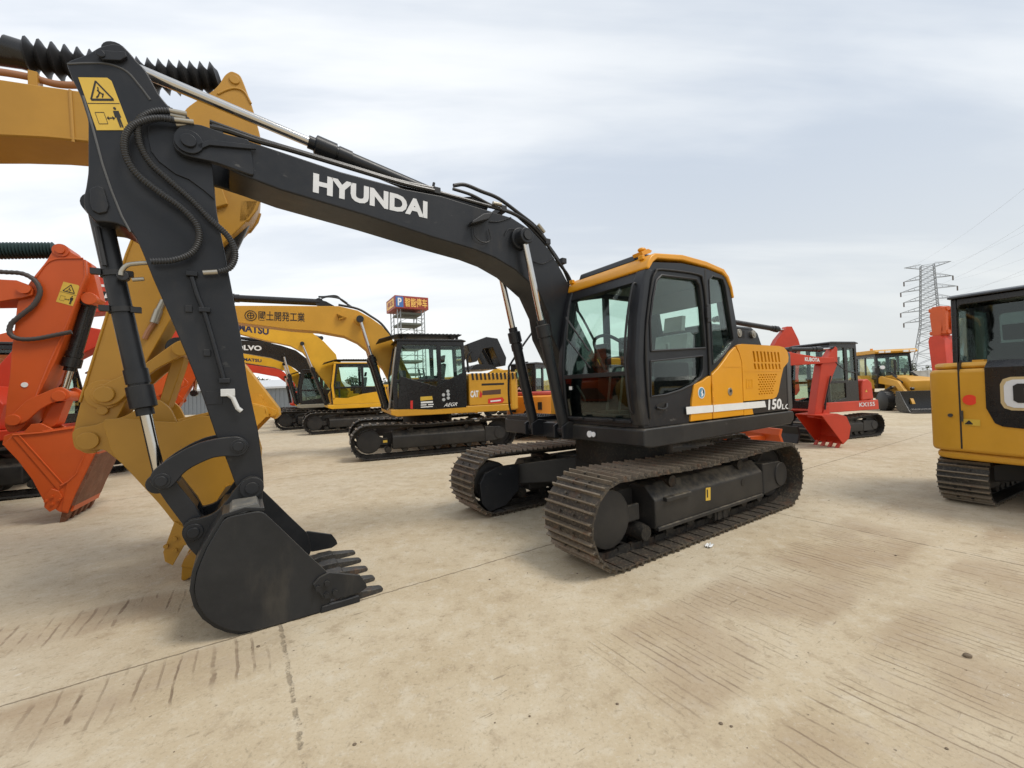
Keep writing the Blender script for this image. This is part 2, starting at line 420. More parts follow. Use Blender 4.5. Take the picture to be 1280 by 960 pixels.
# ------------------------------------------------------------------ generic machine pieces
def belt_path(a,r,sag,n):
    pts=[]
    N=400
    for i in range(N): pts.append((-a+2*a*i/N,0))
    for i in range(N//2): q=-math.pi/2+math.pi*i/(N//2); pts.append((a+r*math.cos(q),r+r*math.sin(q)))
    for i in range(N):
        t=i/N; pts.append((a-2*a*t,2*r-sag*math.sin(math.pi*t)**2*(1 if t<.5 else .8)))
    for i in range(N//2): q=math.pi/2+math.pi*i/(N//2); pts.append((-a+r*math.cos(q),r+r*math.sin(q)))
    L=[0]
    for i in range(len(pts)):
        p,q=pts[i],pts[(i+1)%len(pts)]; L.append(L[-1]+math.hypot(q[0]-p[0],q[1]-p[1]))
    out=[];j=0
    for k in range(n):
        s=L[-1]*(k+.25)/n
        while L[j+1]<s: j+=1
        p,q=pts[j],pts[(j+1)%len(pts)]; t=(s-L[j])/(L[j+1]-L[j]+1e-9)
        tx,tz=q[0]-p[0],q[1]-p[1]; l=math.hypot(tx,tz)
        out.append((p[0]+(q[0]-p[0])*t,p[1]+(q[1]-p[1])*t,tx/l,tz/l))
    return out,L[-1]/n
def track(par,y0,y1,a,r,n,sag=.05,mat=None,fine=True,rub=False):
    mat=mat or TRACKBG
    path,p=belt_path(a,r,sag,n); mb=MB(); ch=MB(); tips=[]
    e=p/2
    for (x,z,tx,tz) in path:
        nx,nz=tz,-tx           # outward
        if fine:
            prof=[(-e+.006,-.046),(e+.014,-.056),(e+.014,-.046),(e*.90,-.034),(e*.86,-.006),(e*.74,-.006),(e*.62,-.034),(e*.10,-.034),(e*.02,0),(-e*.14,0),(-e*.22,-.034),(-e+.006,-.034)]
        else:
            prof=[(-e+.003,-.04),(e-.003,-.04),(e-.003,-.028),(e*.25,-.028),(e*.18,0),(-e*.18,0),(-e*.25,-.028),(-e+.003,-.028)]
        j=random.uniform(-.004,.004) if fine else 0
        poly=[(x+q[0]*tx+q[1]*nx,z+q[0]*tz+q[1]*nz) for q in prof]
        f0=len(mb.f); mb.prism(poly,y0+j,y1+j); tips+= [f0+2+q for q in ((3,4,5,7,8,9) if fine else (3,4,5))]
        ym=(y0+y1)/2; w=abs(y1-y0)
        lp=[(-e*1.05,-.044),(e*1.05,-.044),(e*.9,-.115),(-e*.9,-.115)]
        lk=[(x+q[0]*tx+q[1]*nx,z+q[0]*tz+q[1]*nz) for q in lp]
        for sy in (-1,1): ch.prism(lk,ym+sy*w*.14-.02,ym+sy*w*.14+.02)
        pc=(x+e*tx-.085*nx,z+e*tz-.085*nz); ch.cyl((pc[0],ym-w*.15,pc[1]),(pc[0],ym+w*.15,pc[1]),.022,seg=8)
        if fine:
            for sy in (-1,1):
                for q in (-.34,.34):
                    bx,bz=x+q*p*tx-.024*nx,z+q*p*tz-.024*nz
                    mb.cyl((bx,ym+sy*w*.14,bz),(bx+.014*nx,ym+sy*w*.14,bz+.014*nz),.014,seg=6)
    t=O('track',mb,mat,par); t.data.materials.append(TIP)
    if len(t.data.polygons)==len(mb.f):
        for q in tips: t.data.polygons[q].material_index=1
    O('track_chain',ch,TRACKIN,t)
    return t
def undercarriage(par,a,r,W,wd,n,fine=False,mat=None,frame=None,sag=.05,bodyz=None):
    frame=frame or FRAME; H=2*r
    for s in (1,-1):
        y0,y1=s*(W-wd),s*W; lo,hi=min(y0,y1),max(y0,y1); ym=(lo+hi)/2
        track(par,lo,hi,a,r,n,sag,mat,fine)
        f=MB(); fw=wd*.30
        f.prism([(ym-fw,H*.26),(ym+fw,H*.26),(ym+fw*1.08,H*.30),(ym+fw*1.08,H*.60),(ym+fw*.45,H*.76),(ym-fw*.45,H*.76),(ym-fw*1.08,H*.60),(ym-fw*1.08,H*.30)],-a+.42,a-.55,'x'); f.prism([(-a-.05,H*.30),(-a+.42,H*.26),(-a+.42,H*.72),(-a-.02,H*.70),(-a-.14,H*.5)],ym-fw*1.12,ym-fw*.3); f.prism([(-a-.05,H*.30),(-a+.42,H*.26),(-a+.42,H*.72),(-a-.02,H*.70),(-a-.14,H*.5)],ym+fw*.3,ym+fw*1.12)
        f.box(a-.45,a-.02,ym-fw*.55,ym-fw*.35,H*.38,H*.58); f.box(a-.45,a-.02,ym+fw*.35,ym+fw*.55,H*.38,H*.58)
        tf=O('track_frame',f,frame,par,bevel=.018)
        i=MB(); i.tube([(a,ym-fw*.8,r),(a,ym-fw*.72,r),(a,ym+fw*.72,r),(a,ym+fw*.8,r)],[r*.50,r*.64,r*.64,r*.50],28)
        O('idler_wheel',i,frame,par,bevel=.008)
        sp=MB(); sp.cyl((-a,ym-fw*.4,r),(-a,ym+fw*.4,r),r*.74,seg=28); sp.cyl((-a,ym-fw*1.2,r),(-a,ym+fw*1.2,r),r*.36,seg=24)
        for k in range(21):
            q=2*math.pi*k/21; c,sn=math.cos(q),math.sin(q)
            sp.prism([(-a+(r*.70)*c-.03*sn,r+(r*.70)*sn+.03*c),(-a+(r*.82)*c,r+(r*.82)*sn),(-a+(r*.70)*c+.03*sn,r+(r*.70)*sn-.03*c)],ym-.03,ym+.03)
        O('sprocket',sp,frame,par,bevel=.006)
        ro=MB(); nr=7
        for k in range(nr):
            x=-a+.45+(2*a-.9)*k/(nr-1); ro.tube([(x,ym-fw*.9,.20*r/.41),(x,ym-fw*.5,.20*r/.41),(x,ym+fw*.5,.20*r/.41),(x,ym+fw*.9,.20*r/.41)],[.07,.085,.085,.07],14)
        O('track_roller',ro,TRACKIN,par)
        tr=MB()
        for x in (-a*.45,a*.4): tr.cyl((x,ym-fw*.8,H-.17-sag*.8),(x,ym+fw*.8,H-.17-sag*.8),.06,seg=12); tr.box(x-.04,x+.04,ym-.05,ym+.05,H*.70,H-.17-sag)
        O('carrier_roller',tr,TRACKIN,par)
    c=MB(); c.box(-.55,.55,-(W-wd)-.02,(W-wd)+.02,H*.50,H*.84)
    for sx in (1,-1):
        for sy in (1,-1):
            x0,x1=sx*.30,sx*a*.70; y0,y1=sy*.25,sy*(W-wd*.62)
            vs=[]
            for (x,y,z0,z1) in ((x0,y0,H*.45,H*.86),(x1,y1,H*.38,H*.70)):
                for dx in (-.17,.17): vs+= [(x+dx,y,z0),(x+dx,y,z1)]
            c.add(vs,[(0,1,3,2),(4,6,7,5),(0,4,5,1),(2,3,7,6),(1,5,7,3),(0,2,6,4)])
    O('carbody',c,frame,par,bevel=.02)
    t=MB(); t.cyl((0,0,H*.80),(0,0,(bodyz or H*1.2)),W*.46,seg=40); O('slewing_ring',t,TRACKIN,par,bevel=.01)

def cylinder(par,p0,p1,r,frac=.5,rod=None,name='hydraulic_cylinder',mat=None,eye=True,gl=.09,width=.16):
    """barrel from p0 for frac of the length, then a chromed rod to p1"""
    p0,p1=Vector(p0),Vector(p1); m=p0.lerp(p1,frac); d=(p1-p0).normalized(); rod=rod or r*.55
    mb=MB(); mb.cyl(p0,m,r,seg=22); mb.tube([m-d*.015,m-d*.01,m+d*gl*1.3,m+d*(gl*1.3+.01)],[r,r*1.28,r*1.28,r*.9],22)
    mb.cyl(m-d*gl*1.2,m-d*.03,r*1.14,seg=22); mb.cyl(m+d*gl*1.3,m+d*(gl*1.3+.06),r*.86,seg=18)
    b=O(name,mb,mat or BLACKP,par)
    rd=MB(); rd.cyl(m+d*gl,p1,rod,seg=20); O('rod',rd,CHROME,b)
    if eye:
        e=MB()
        for p in (p0,p1): e.cyl(p-Vector((0,width/2,0)),p+Vector((0,width/2,0)),r*1.15,seg=20)
        O('cylinder_eye',e,mat or BLACKP,b,bevel=.006)
    return b
def pins(par,pts,y0,y1,r,mat,name='pivot_pin',cap=.6):
    for (x,z) in pts:
        m=MB(); m.disc(x,z,y0,y1,r,24); m.disc(x,z,y0-.018,y1+.018,r*cap,24); O(name,m,mat,par,bevel=.004)

def bucket(par,plate,skin,hw,lip0,lip1,nt,mat,toothmat,ears=None,eary=.2,wear=None,tl=.2,th=.05,name='bucket',cutter=None,cutmat=None,yc=0.,boltpts=None):
    """plate: side outline (x,z); skin: back and floor path; teeth run from lip0 to lip1"""
    mb=MB()
    for s in (-1,1): mb.prism(plate,yc+s*hw-.014,yc+s*hw+.014)
    mb.sheet(skin,yc-hw+.014,yc+hw-.014,.028)
    if ears:
        for s in (-1,1): mb.prism(ears,yc+s*eary-.025,yc+s*eary+.025)
    b=O(name,mb,mat,par,bevel=.005)
    if wear: O('cutting_edge',MB().sheet(wear,yc-hw-.004,yc+hw+.004,.036),toothmat,b)
    d=Vector((lip1[0]-lip0[0],lip1[1]-lip0[1])); nrm=Vector((-d.y,d.x)).normalized()
    for k in range(nt):
        y=yc+(-hw+.07)+(2*hw-.14)*k/(nt-1); m=MB(); vs=[]
        for (t,wy,h,o) in ((-.35,.055,.03,0),(.05,.066,.06,0),(.36,.062,.058,0),(.38,.050,.050,0),(.75,.044,.036,.006),(.95,.036,.018,0),(1.0,.026,.008,0)):
            c=Vector(lip0)+d*t
            for (sy,sh) in ((-1,-1),(1,-1),(1,1),(-1,1)): q=c+nrm*(sh*h+o); vs.append((q.x,y+sy*wy,q.y))
        n=7; fs=[(0,1,2,3),(4*n-1,4*n-2,4*n-3,4*n-4)]
        for i in range(n-1):
            for j in range(4): fs.append((i*4+j,i*4+(j+1)%4,(i+1)*4+(j+1)%4,(i+1)*4+j))
        m.add(vs,fs); O('tooth',m,toothmat,b,bevel=.006)
    if cutter:
        for s in (-1,1):
            m=MB(); m.prism(cutter,yc+s*hw+s*.016,yc+s*hw+s*.042); sc=O('side_cutter',m,cutmat or mat,b,bevel=.005)
            bm=MB(); cxx=sum(p[0] for p in cutter)/len(cutter); czz=sum(p[1] for p in cutter)/len(cutter)
            for (bx_,bz_) in (boltpts or [(cxx+dx,czz+dz) for dx,dz in ((.07,.0),(.0,.05),(.0,-.05),(-.06,0.))]):
                bm.cyl((bx_,yc+s*(hw+.04),bz_),(bx_,yc+s*(hw+.066),bz_),.019,seg=6)
            O('bolt',bm,cutmat or mat,sc)
    return b

def pane(par,c,mat=None,name='window',t=.006):
    """glass sheet through four or more coplanar corners"""
    v=[Vector(p) for p in c]; n=(v[1]-v[0]).cross(v[2]-v[1]).normalized()*t/2; k=len(v)
    mb=MB().add([p+n for p in v]+[p-n for p in v],[tuple(range(k)),tuple(range(2*k-1,k-1,-1))]+[(i,k+i,k+(i+1)%k,(i+1)%k) for i in range(k)])
    return O(name,mb,mat or GLASS,par)
def seat(par,x,y,z,mat,s=1.,back=.62,wrap=None):
    m=MB()
    m.prism([(x-.25,z),(x+.25,z+.02),(x+.27,z+.10),(x+.20,z+.14),(x-.22,z+.12)],y-.24,y+.24)
    m.prism([(x-.20,z+.10),(x-.30,z+back*.98),(x-.36,z+back),(x-.42,z+back*.95),(x-.34,z+.05)],y-.23,y+.23)
    m.prism([(x-.32,z+back+.03),(x-.36,z+back+.22),(x-.43,z+back+.22),(x-.40,z+back+.03)],y-.13,y+.13)
    for sy in (-1,1):
        m.box(x-.18,x+.22,y+sy*.32-.05,y+sy*.32+.05,z+.22,z+.29); m.box(x-.1,x+.12,y+sy*.32-.08,y+sy*.32+.08,z-.1,z+.22)
        m.cyl((x+.18,y+sy*.32,z+.29),(x+.22,y+sy*.32,z+.50),.022,seg=8)
    o=O('seat',m,mat,par,bevel=.03,seg=3)
    return o
def rrect(x0,x1,z0,z1,r,n=3):
    out=[]
    for (cx,cz,a0) in ((x1-r,z0+r,-90),(x1-r,z1-r,0),(x0+r,z1-r,90),(x0+r,z0+r,180)):
        for k in range(n+1):
            q=R(a0+90*k/n); out.append((cx+r*math.cos(q),cz+r*math.sin(q)))
    return out
def simple_cab(par,x0,x1,y0,y1,z0,z1,mat,lean=.12,roofmat=None,split=.62,sill=.42,rm=.14,glass=None,visor=False,sidez=None):
    """four pierced walls, roof, floor and panes; x1 is the front"""
    h=z1-z0; roofmat=roofmat or mat; glass=glass or GLASS
    prof=[(x0,z0),(x1,z0),(x1+.04,z0+h*.45),(x1-lean,z1-.06),(x0+.04,z1-.06)]
    xs=x0+(x1-x0)*(1-split); zb=z0+h*sill
    w1=[(xs+.05,z0+.14*h),(x1-.10,z0+.14*h),(x1-.08,z0+h*.45),(x1-lean-.12,z1-.16),(xs+.08,z1-.16)]
    up=[(xs+.05,zb),(x1-.08,zb),(x1-lean-.12,z1-.16),(xs+.07,z1-.16)]; dn=[(xs+.05,z0+.16*h),(x1-.10,z0+.10*h),(x1-.08,zb-.07),(xs+.05,zb-.07)]
    rw=[(x0+.09,zb-.02),(xs-.05,zb-.02),(xs-.05,z1-.18),(x0+.12,z1-.18)]
    mb=MB()
    for (a,b) in ((y0,y0+.05),(y1-.05,y1)):
        mb.holed(prof,[up,dn,rw],a,b)
    fr=rrect(y0+.10,y1-.10,z0+.12*h,z1-.18,.05); bk=rrect(y0+rm,y1-rm,zb,z1-(.2 if rm>.1 else .14),.05)
    ym=(y0+y1)/2
    # front and rear walls follow the profile
    def wall(pf,hole,thick):
        k=MB(); outer=[(y0+.05,z0),(y1-.05,z0),(y1-.05,z1-.06),(y0+.05,z1-.06)]
        k.holed(outer,[hole],0,thick,'x')
        def xa(z):
            for (a,b) in zip(pf,pf[1:]):
                if a[1]<=z<=b[1]+1e-6: return a[0]+(b[0]-a[0])*(z-a[1])/(b[1]-a[1]+1e-9)
            return pf[-1][0]
        k.v=[(v[0]+xa(v[2]),v[1],v[2]) for v in k.v]; mb.add(k.v,k.f); return xa
    xf=wall([prof[1],prof[2],prof[3]],fr,-.05); xb=wall([prof[0],prof[4]],bk,.05)
    mb.box(x0,x1,y0+.05,y1-.05,z0,z0+.05)
    c=O('cab',mb,mat,par,bevel=.012)
    rf=MB(); rf.prism([(x0-.03,z1-.06),(x1-lean+.06,z1-.06),(x1-lean+.05,z1-.02),(x1-lean-.05,z1),(x0+.1,z1),(x0-.01,z1-.03)],y0-.02,y1+.02); O('roof',rf,roofmat,c,bevel=.02)
    for (yy) in (y0+.025,y1-.025):
        for poly in (up,dn,rw): pane(c,y3(poly,yy),glass)
    pane(c,[(xf(p[1])-.025,p[0],p[1]) for p in ((y0+.09,z0+.11*h),(y1-.09,z0+.11*h),(y1-.09,z0+h*.45),(y0+.09,z0+h*.45))],glass,'windscreen')
    pane(c,[(xf(p[1])-.025,p[0],p[1]) for p in ((y0+.09,z0+h*.45),(y1-.09,z0+h*.45),(y1-.09,z1-.17),(y0+.09,z1-.17))],glass,'windscreen')
    pane(c,[(xb(p[1])+.025,p[0],p[1]) for p in ((y0+.13,zb),(y1-.13,zb),(y1-.13,z1-.19),(y0+.13,z1-.19))],glass,'rear_window')
    seat(c,(x0+x1)/2-.05,ym,z0+.38*h*.8,SEATM)
    ct=MB(); ct.box(x1-.42,x1-.14,ym-.2,ym+.2,z0+.05,z0+.12); ct.box(x1-.3,x1-.24,y1-.2,y1-.12,z0+.05,z0+h*.5); ct.box(x1-.32,x1-.16,y1-.28,y1-.10,z0+h*.42,z0+h*.55)
    O('controls',ct,INTER,c,bevel=.01)
    if visor:
        v=MB(); 
        v.box(x0+.1,x1-lean-.02,y0-.03,y1+.03,z1+.10,z1+.125)
        v.add([(x1-lean,y0-.03,z1+.12),(x1-lean,y1+.03,z1+.12),(x1+.32,y1+.03,z1-.02),(x1+.32,y0-.03,z1-.02),(x1-lean,y0-.03,z1+.10),(x1-lean,y1+.03,z1+.10),(x1+.32,y1+.03,z1-.04),(x1+.32,y0-.03,z1-.04)],[(0,1,2,3),(7,6,5,4),(0,4,5,1),(1,5,6,2),(2,6,7,3),(3,7,4,0)])
        for k in range(14): q=x0+.15+k*.1; v.box(q,q+.05,y0,y1,z1+.125,z1+.14)
        for q in (x0+.2,x1-lean-.2):
            for yy in (y0+.1,y1-.1): v.box(q-.03,q+.03,yy-.03,yy+.03,z1-.03,z1+.10)
        O('roof_guard',v,BLACK,c)
    return c
def strut_box(mb,p0,p1,w,d):
    p0,p1=Vector(p0),Vector(p1); t=(p1-p0).normalized(); a=Vector((0,1,0)) if abs(t.y)<.9 else Vector((1,0,0))
    u=t.cross(a).normalized(); v=t.cross(u)
    vs=[p+u*su*w/2+v*sv*d/2 for p in (p0,p1) for su,sv in ((-1,-1),(1,-1),(1,1),(-1,1))]
    mb.add(vs,[(3,2,1,0),(4,5,6,7)]+[(i,(i+1)%4,4+(i+1)%4,4+i) for i in range(4)])

def hazard_sticker(par,c,flip=False,name='warning_sticker'):
    """c: TL,TR,BR,BL as 3-D points; yellow label, triangle above, arrow and standing figure below"""
    TL,TR,BR,BL=[Vector(p) for p in c]
    nrm=(TR-TL).cross(BL-TL).normalized()*(1 if flip else -1)
    def at(u,v,k=.0): return TL.lerp(TR,u).lerp(BL.lerp(BR,u),v)+nrm*k
    r=O(name,MB().add([at(0.02,0),at(.9,0),at(1,.06),at(1,1),at(0,1)],[(0,1,2,3,4)]),STICKY,par)
    m=MB()
    def pg(pts,k=.0015): m.add([at(u,v,k) for u,v in pts],[tuple(range(len(pts)))])
    def ln(u0,v0,u1,v1,w=.022,a=.85):
        dx,dy=u1-u0,v1-v0; L=math.hypot(dx,dy); nx,ny=-dy/L*w,dx/L*w; pg([(u0+nx,v0+ny),(u1+nx,v1+ny),(u1-nx,v1-ny),(u0-nx,v0-ny)])
    ln(.5,.07,.16,.42); ln(.5,.07,.84,.42); ln(.16,.42,.84,.42)
    for q in ((.44,.24,.58,.33),(.40,.36,.50,.28),(.52,.38,.60,.30),(.50,.18,.47,.28),(.34,.38,.42,.35)): ln(*q,w=.016)
    ln(.02,.49,.98,.49,w=.007)
    ln(.14,.66,.40,.66,w=.006);ln(.14,.88,.40,.88,w=.006);ln(.14,.66,.14,.88,w=.007);ln(.40,.66,.40,.88,w=.007)
    ln(.46,.77,.62,.77,w=.012); pg([(.42,.77),(.49,.73),(.49,.81)]); pg([(.68,.77),(.60,.73),(.60,.81)])
    pg([(.77+.045*math.cos(k),.585+.03*math.sin(k)) for k in [i*.785 for i in range(8)]])
    pg([(.69,.63),(.86,.63),(.87,.76),(.83,.76),(.83,.95),(.785,.95),(.78,.8),(.765,.95),(.72,.95),(.72,.76),(.68,.76)])
    O('warning_symbol',m,INK,r)
    return r

# ================================================================== the dark grey excavator in front
HX=thing('excavator','dark grey excavator with orange panels and black cab, its bucket resting up front on concrete','excavator',(1.44,5.55,0),213.3)
YB=-.13
undercarriage(HX,1.50,.41,1.345,.625,50,True,TRACK,FRAME,sag=.035,bodyz=1.0)
# idler guard and yellow label on the near side frame
m=MB(); m.prism([(1.764,0.434),(1.691,0.562),(1.501,0.617),(1.180,0.617),(1.181,0.280),(1.401,0.110),(1.641,0.073),(1.740,0.191)],-.80,-.74)
O('idler_guard',m,DARK,HX,bevel=.01)
m=MB(); m.box(.42,.82,1.20,1.275,.465,.505); O('frame_step',m,FRAME,HX,bevel=.008)
m=MB(); m.prism([(-1.05,.20),(.93,.20),(.93,.235),(-1.05,.235)],1.20,1.252); O('frame_rail',m,FRAME,HX,bevel=.006)
m=MB(); m.cyl((-.62,1.235,.43),(-.62,1.240,.43),.04,seg=18); O('access_hole',m,INK,HX)
m=MB(); m.box(-.30,-.05,1.14,1.225,.10,.20); m.box(-.26,-.20,1.225,1.235,.10,.2); m.box(-.15,-.09,1.225,1.235,.10,.2); O('track_guide',m,TRACKIN,HX,bevel=.006)
k=[(0.123,0.486),(0.035,0.481),(0.044,0.345),(0.132,0.352)]
q=quad(HX,'frame_sticker',y3(k,1.2385),STICKY)
m=MB(); m.box(k[0][0]-.035,k[0][0]-.015,1.240,1.2405,k[3][1]+.03,k[0][1]-.02); O('sticker_mark',m,INK,q)

# ---- revolving deck
m=MB()
m.prism([(1.085,1.02),(1.085,1.175),(1.06,1.19),(-1.90,1.19),(-1.94,1.15),(-1.93,1.08),(-1.84,1.02),(.98,1.0)],.19,1.25)
m.prism([(1.05,1.0),(1.05,1.19),(-1.6,1.19),(-1.6,1.0)],-1.25,-.42)
m.prism([(.75,1.02),(.75,1.19),(-1.7,1.19),(-1.7,1.02)],-.42,.19)
deck=O('deck',m,DARKDUST,HX,bevel=.018)
m=MB(); m.box(1.084,1.090,.50,.62,1.055,1.135); lamp=O('work_lamp',m,BLACK,deck)
m=MB(); m.cyl((1.09,.535,1.095),(1.105,.535,1.095),.035,seg=18); m.cyl((1.09,.59,1.095),(1.10,.59,1.095),.028,seg=18); O('lamp_lens',m,LAMPG,lamp)
# engine house core and counterweight
m=MB(); m.box(-1.78,-.62,-1.18,1.16,1.19,1.96); m.box(-.62,-.3,-1.18,-.02,1.19,1.9); O('engine_house',m,INTER,HX)
plan=[(-1.78,1.235)]+[(-1.90-.40*math.cos(R(a)),1.235*math.sin(R(a))) for a in (82,72,60,45,30,15,0,-15,-30,-45,-60,-72,-82)]+[(-1.78,-1.235)]
m=MB(); m.prism(plan,1.185,1.985,'z'); O('counterweight',m,DARK,HX,bevel=.05,seg=4)
# orange side panels
pf=[(.33,1.205),(.285,1.43),(.24,1.59),(.08,1.63),(-.072,1.69),(-.066,1.205)]
m=MB(); m.prism(pf,1.185,1.232); O('side_panel',m,HORANGE,HX,bevel=.008)
pm=[(-.078,1.205),(-.084,1.69),(-.22,1.765),(-.34,1.85),(-.47,1.95),(-.585,2.012),(-.66,1.93),(-.705,1.82),(-.705,1.205)]
m=MB(); m.prism(pm,1.185,1.236)
door=O('engine_door',m,HORANGE,HX,bevel=.010)
m=MB(); m.box(-.70,-.30,1.2365,1.239,1.772,1.782); O('panel_seam',m,HORANGE,door)
m=MB(); m.cyl((-.425,1.232,1.492),(-.425,1.243,1.492),.045,seg=20); lk=O('door_lock',m,STEEL,door,bevel=.003); m=MB(); m.cyl((-.43,1.243,1.50),(-.43,1.247,1.50),.016,seg=10); O('key_slot',m,INK,lk)
m=MB()
for z in (1.42,1.56): m.cyl((-.075,1.243,z-.03),(-.075,1.243,z+.03),.012,seg=8)
m.box(-.10,-.065,1.236,1.245,1.40,1.58); O('hinge',m,HORANGE,door,bevel=.003)
pr_=[(-.711,1.37),(-.711,1.82),(-.665,1.935),(-.60,2.02),(-.72,2.045),(-1.62,2.045),(-1.76,2.03),(-1.85,1.98),(-1.875,1.90),(-1.86,1.84),(-1.72,1.76),(-1.64,1.62),(-1.56,1.45),(-1.50,1.39),(-1.42,1.37)]
slots=[]
for k in range(8):
    x=-.985-.088*k; slots.append([(x,1.835),(x-.042,1.835),(x-.012,1.965),(x+.03,1.965)][::-1])
    x=-.99-.088*k; slots.append([(x,1.745),(x-.042,1.745),(x-.022,1.815),(x+.02,1.815)][::-1])
for j in range(9):
    for k in range(8):
        x=-1.095-.062*k+(.0 if j%2 else .031); z=1.435+.029*j
        if x-.036< -1.56+ (1.66-z)*.55: continue
        slots.append([(x,z),(x-.034,z),(x-.028,z+.015),(x+.006,z+.015)][::-1])
m=MB(); m.holed(pr_,slots,1.20,1.236)
vpn=O('vented_panel',m,HORANGE,HX)
m=MB(); m.prism([(-.72,2.046),(-1.62,2.046),(-1.84,1.99),(-1.84,1.97),(-.72,2.02)],.55,1.20); O('panel_top',m,HORANGE,HX,bevel=.015)
m=MB(); m.box(-1.70,-.74,1.10,1.175,1.22,1.99); O('dark_vent_backing',m,INK,HX)  # plain black box behind the slots, standing in for the shade inside
m=MB()
for z in (1.72,): m.box(-1.62,-.74,1.2365,1.239,z-.004,z+.004)
fx=.9
m.box(-.78,-.92,1.2365,1.2395,1.62,1.628); m.box(-.78,-.92,1.2365,1.2395,1.52,1.528); m.box(-.78,-.788,1.2365,1.2395,1.52,1.628); m.box(-.912,-.92,1.2365,1.2395,1.52,1.628)
m.prism([(-.83,1.54),(-.87,1.54),(-.85,1.60)],1.2365,1.2395)
O('panel_emboss',m,HORANGE,vpn)
m=MB(); m.prism([(-.711,1.205),(-.711,1.363),(-1.42,1.363),(-1.51,1.383),(-1.57,1.45),(-1.65,1.62),(-1.73,1.75),(-1.86,1.83),(-1.885,1.80),(-1.885,1.205)],1.19,1.226)
dk=O('dark_panel',m,DARK,HX,bevel=.008)
m=MB(); m.prism([(-.711,1.205),(-.711,1.28),(-.90,1.28),(-.92,1.205)],1.226,1.2345); O('orange_corner',m,HORANGE,dk)
# white stripe, model lettering, round emblem
m=MB(); m.prism([(.40,1.285),(.405,1.362),(-.071,1.358),(-.071,1.281)],1.2335,1.2385); m.prism([(-.082,1.281),(-.082,1.358),(-1.19,1.352),(-1.215,1.275)],1.2375,1.2415); O('white_stripe',m,WHITE,HX)
bl,br,tl=(-1.225,1.222),(-1.425,1.222),(-1.21,1.362)
side_text(HX,'model_lettering','150',[(-1.292,1.234)][0],[(-1.635,1.230)][0],[(-1.313,1.368)][0],1.2285,WHITE,.035,slant=0)
side_text(HX,'model_lettering','LC',[(-1.645,1.224)][0],[(-1.855,1.218)][0],[(-1.662,1.291)][0],1.2285,WHITE,.02)
ec=[(0.123,1.498)][0]
m=MB(); m.cyl((ec[0],1.2325,ec[1]),(ec[0],1.236,ec[1]),.062,seg=32); em=O('round_emblem',m,WHITE,HX)
m=MB(); m.cyl((ec[0],1.236,ec[1]),(ec[0],1.2375,ec[1]),.053,seg=32); O('emblem_field',m,plain('emblem blue',(.10,.28,.42),.5),em)
m=MB(); m.add([(ec[0]+a*.05,1.239,ec[1]+b*.05) for a,b in ((.3,-.8),(-.3,-.75),(-.55,-.3),(-.2,.0),(-.5,.35),(-.1,.75),(.1,.3),(.35,.1),(.1,-.25))],[tuple(range(9))]); O('emblem_figure',m,WHITE,em)
m=MB(); m.add([(ec[0]+a*.05,1.2392,ec[1]+b*.05) for a,b in ((-.45,.7),(-.8,.3),(-.75,-.3),(-.5,.1),(-.25,.5))],[tuple(range(5))]); O('emblem_mark',m,INK,em)
# raised hood with two round caps behind the cab
m=MB(); m.prism([(-.80,2.05),(-.80,2.36),(-1.80,2.36),(-1.96,2.29),(-2.10,2.06)],-.75,.82); hd=O('engine_hood',m,DARK,HX,bevel=.03,seg=3)
m=MB(); 
for x in ([(-1.419,2.236)][0][0],[(-1.795,2.241)][0][0]):
    m.tube([(x,.82,2.255),(x,.85,2.255)],.055,20); m.cyl((x,.85,2.255),(x,.856,2.255),.03,seg=14)
O('hood_cap',m,STEEL,hd,bevel=.004)
m=MB()
for j in range(5):
    for k in range(10): m.box(-1.38-.022*k,-1.395-.022*k,.819,.824,2.195+.022*j,2.207+.022*j)
for k in range(27): m.box(-.9-.030*k,-.92-.030*k,.819,.824,2.318,2.330)
O('hood_mesh',m,INK,hd)
m=MB(); m.box(-1.9,-.6,-.9,1.0,1.99,2.05); O('hood_base',m,BLACK,HX)
# right-hand tank, platform and handrail
m=MB(); m.prism([(.48,1.19),(.62,1.22),(.60,1.70),(.50,1.95),(.30,2.02),(-.55,2.02),(-.55,1.19)],-.74,-.46); O('fuel_tank',m,HORANGE,HX,bevel=.03,seg=3)
m=MB(); m.box(.62,1.05,-1.2,-.46,1.19,1.24)
for k in range(10):
    for j in range(14): m.box(.64+.04*k,.66+.04*k,-1.18+.05*j,-1.155+.05*j,1.24,1.247)
O('step_plate',m,DARK,HX)
hr=[(0.888,1.134),(0.989,1.359),(0.983,1.855),(0.921,2.005),(0.497,2.491),(0.142,2.844)]
O('handrail',MB().tube(spline(y3(hr,-1.2),6),.016,8),BLACKP,HX)
m=MB(); m.box(.55,1.0,-1.05,-.46,1.02,1.19); O('tool_box',m,DARK,HX,bevel=.02)

# ---- cab
side=[(1.045,1.195),(1.09,1.46),(1.10,1.84),(1.05,2.22),(.955,2.62),(.87,2.80),(.35,2.86),(-.08,2.86),(-.45,2.82),(-.56,2.68),(-.65,2.33),(-.70,2.06),(-.60,2.012),(-.47,1.958),(-.34,1.86),(-.22,1.775),(-.07,1.70),(.08,1.638),(.25,1.60),(.292,1.44),(.335,1.195)]
dw=[(.90,1.93),(.90,2.22),(.845,2.45),(.78,2.63),(.70,2.69),(.12,2.715),(.055,2.66),(.02,2.42),(-.005,1.98)]
dl=[(.925,1.49),(.915,1.83),(.05,1.895),(.05,1.76),(.10,1.67),(.22,1.60),(.45,1.54),(.70,1.50)]
rw=[(-.14,1.80),(-.13,2.74),(-.20,2.79),(-.40,2.78),(-.45,2.70),(-.52,2.38),(-.585,2.10),(-.50,2.02),(-.36,1.92)]
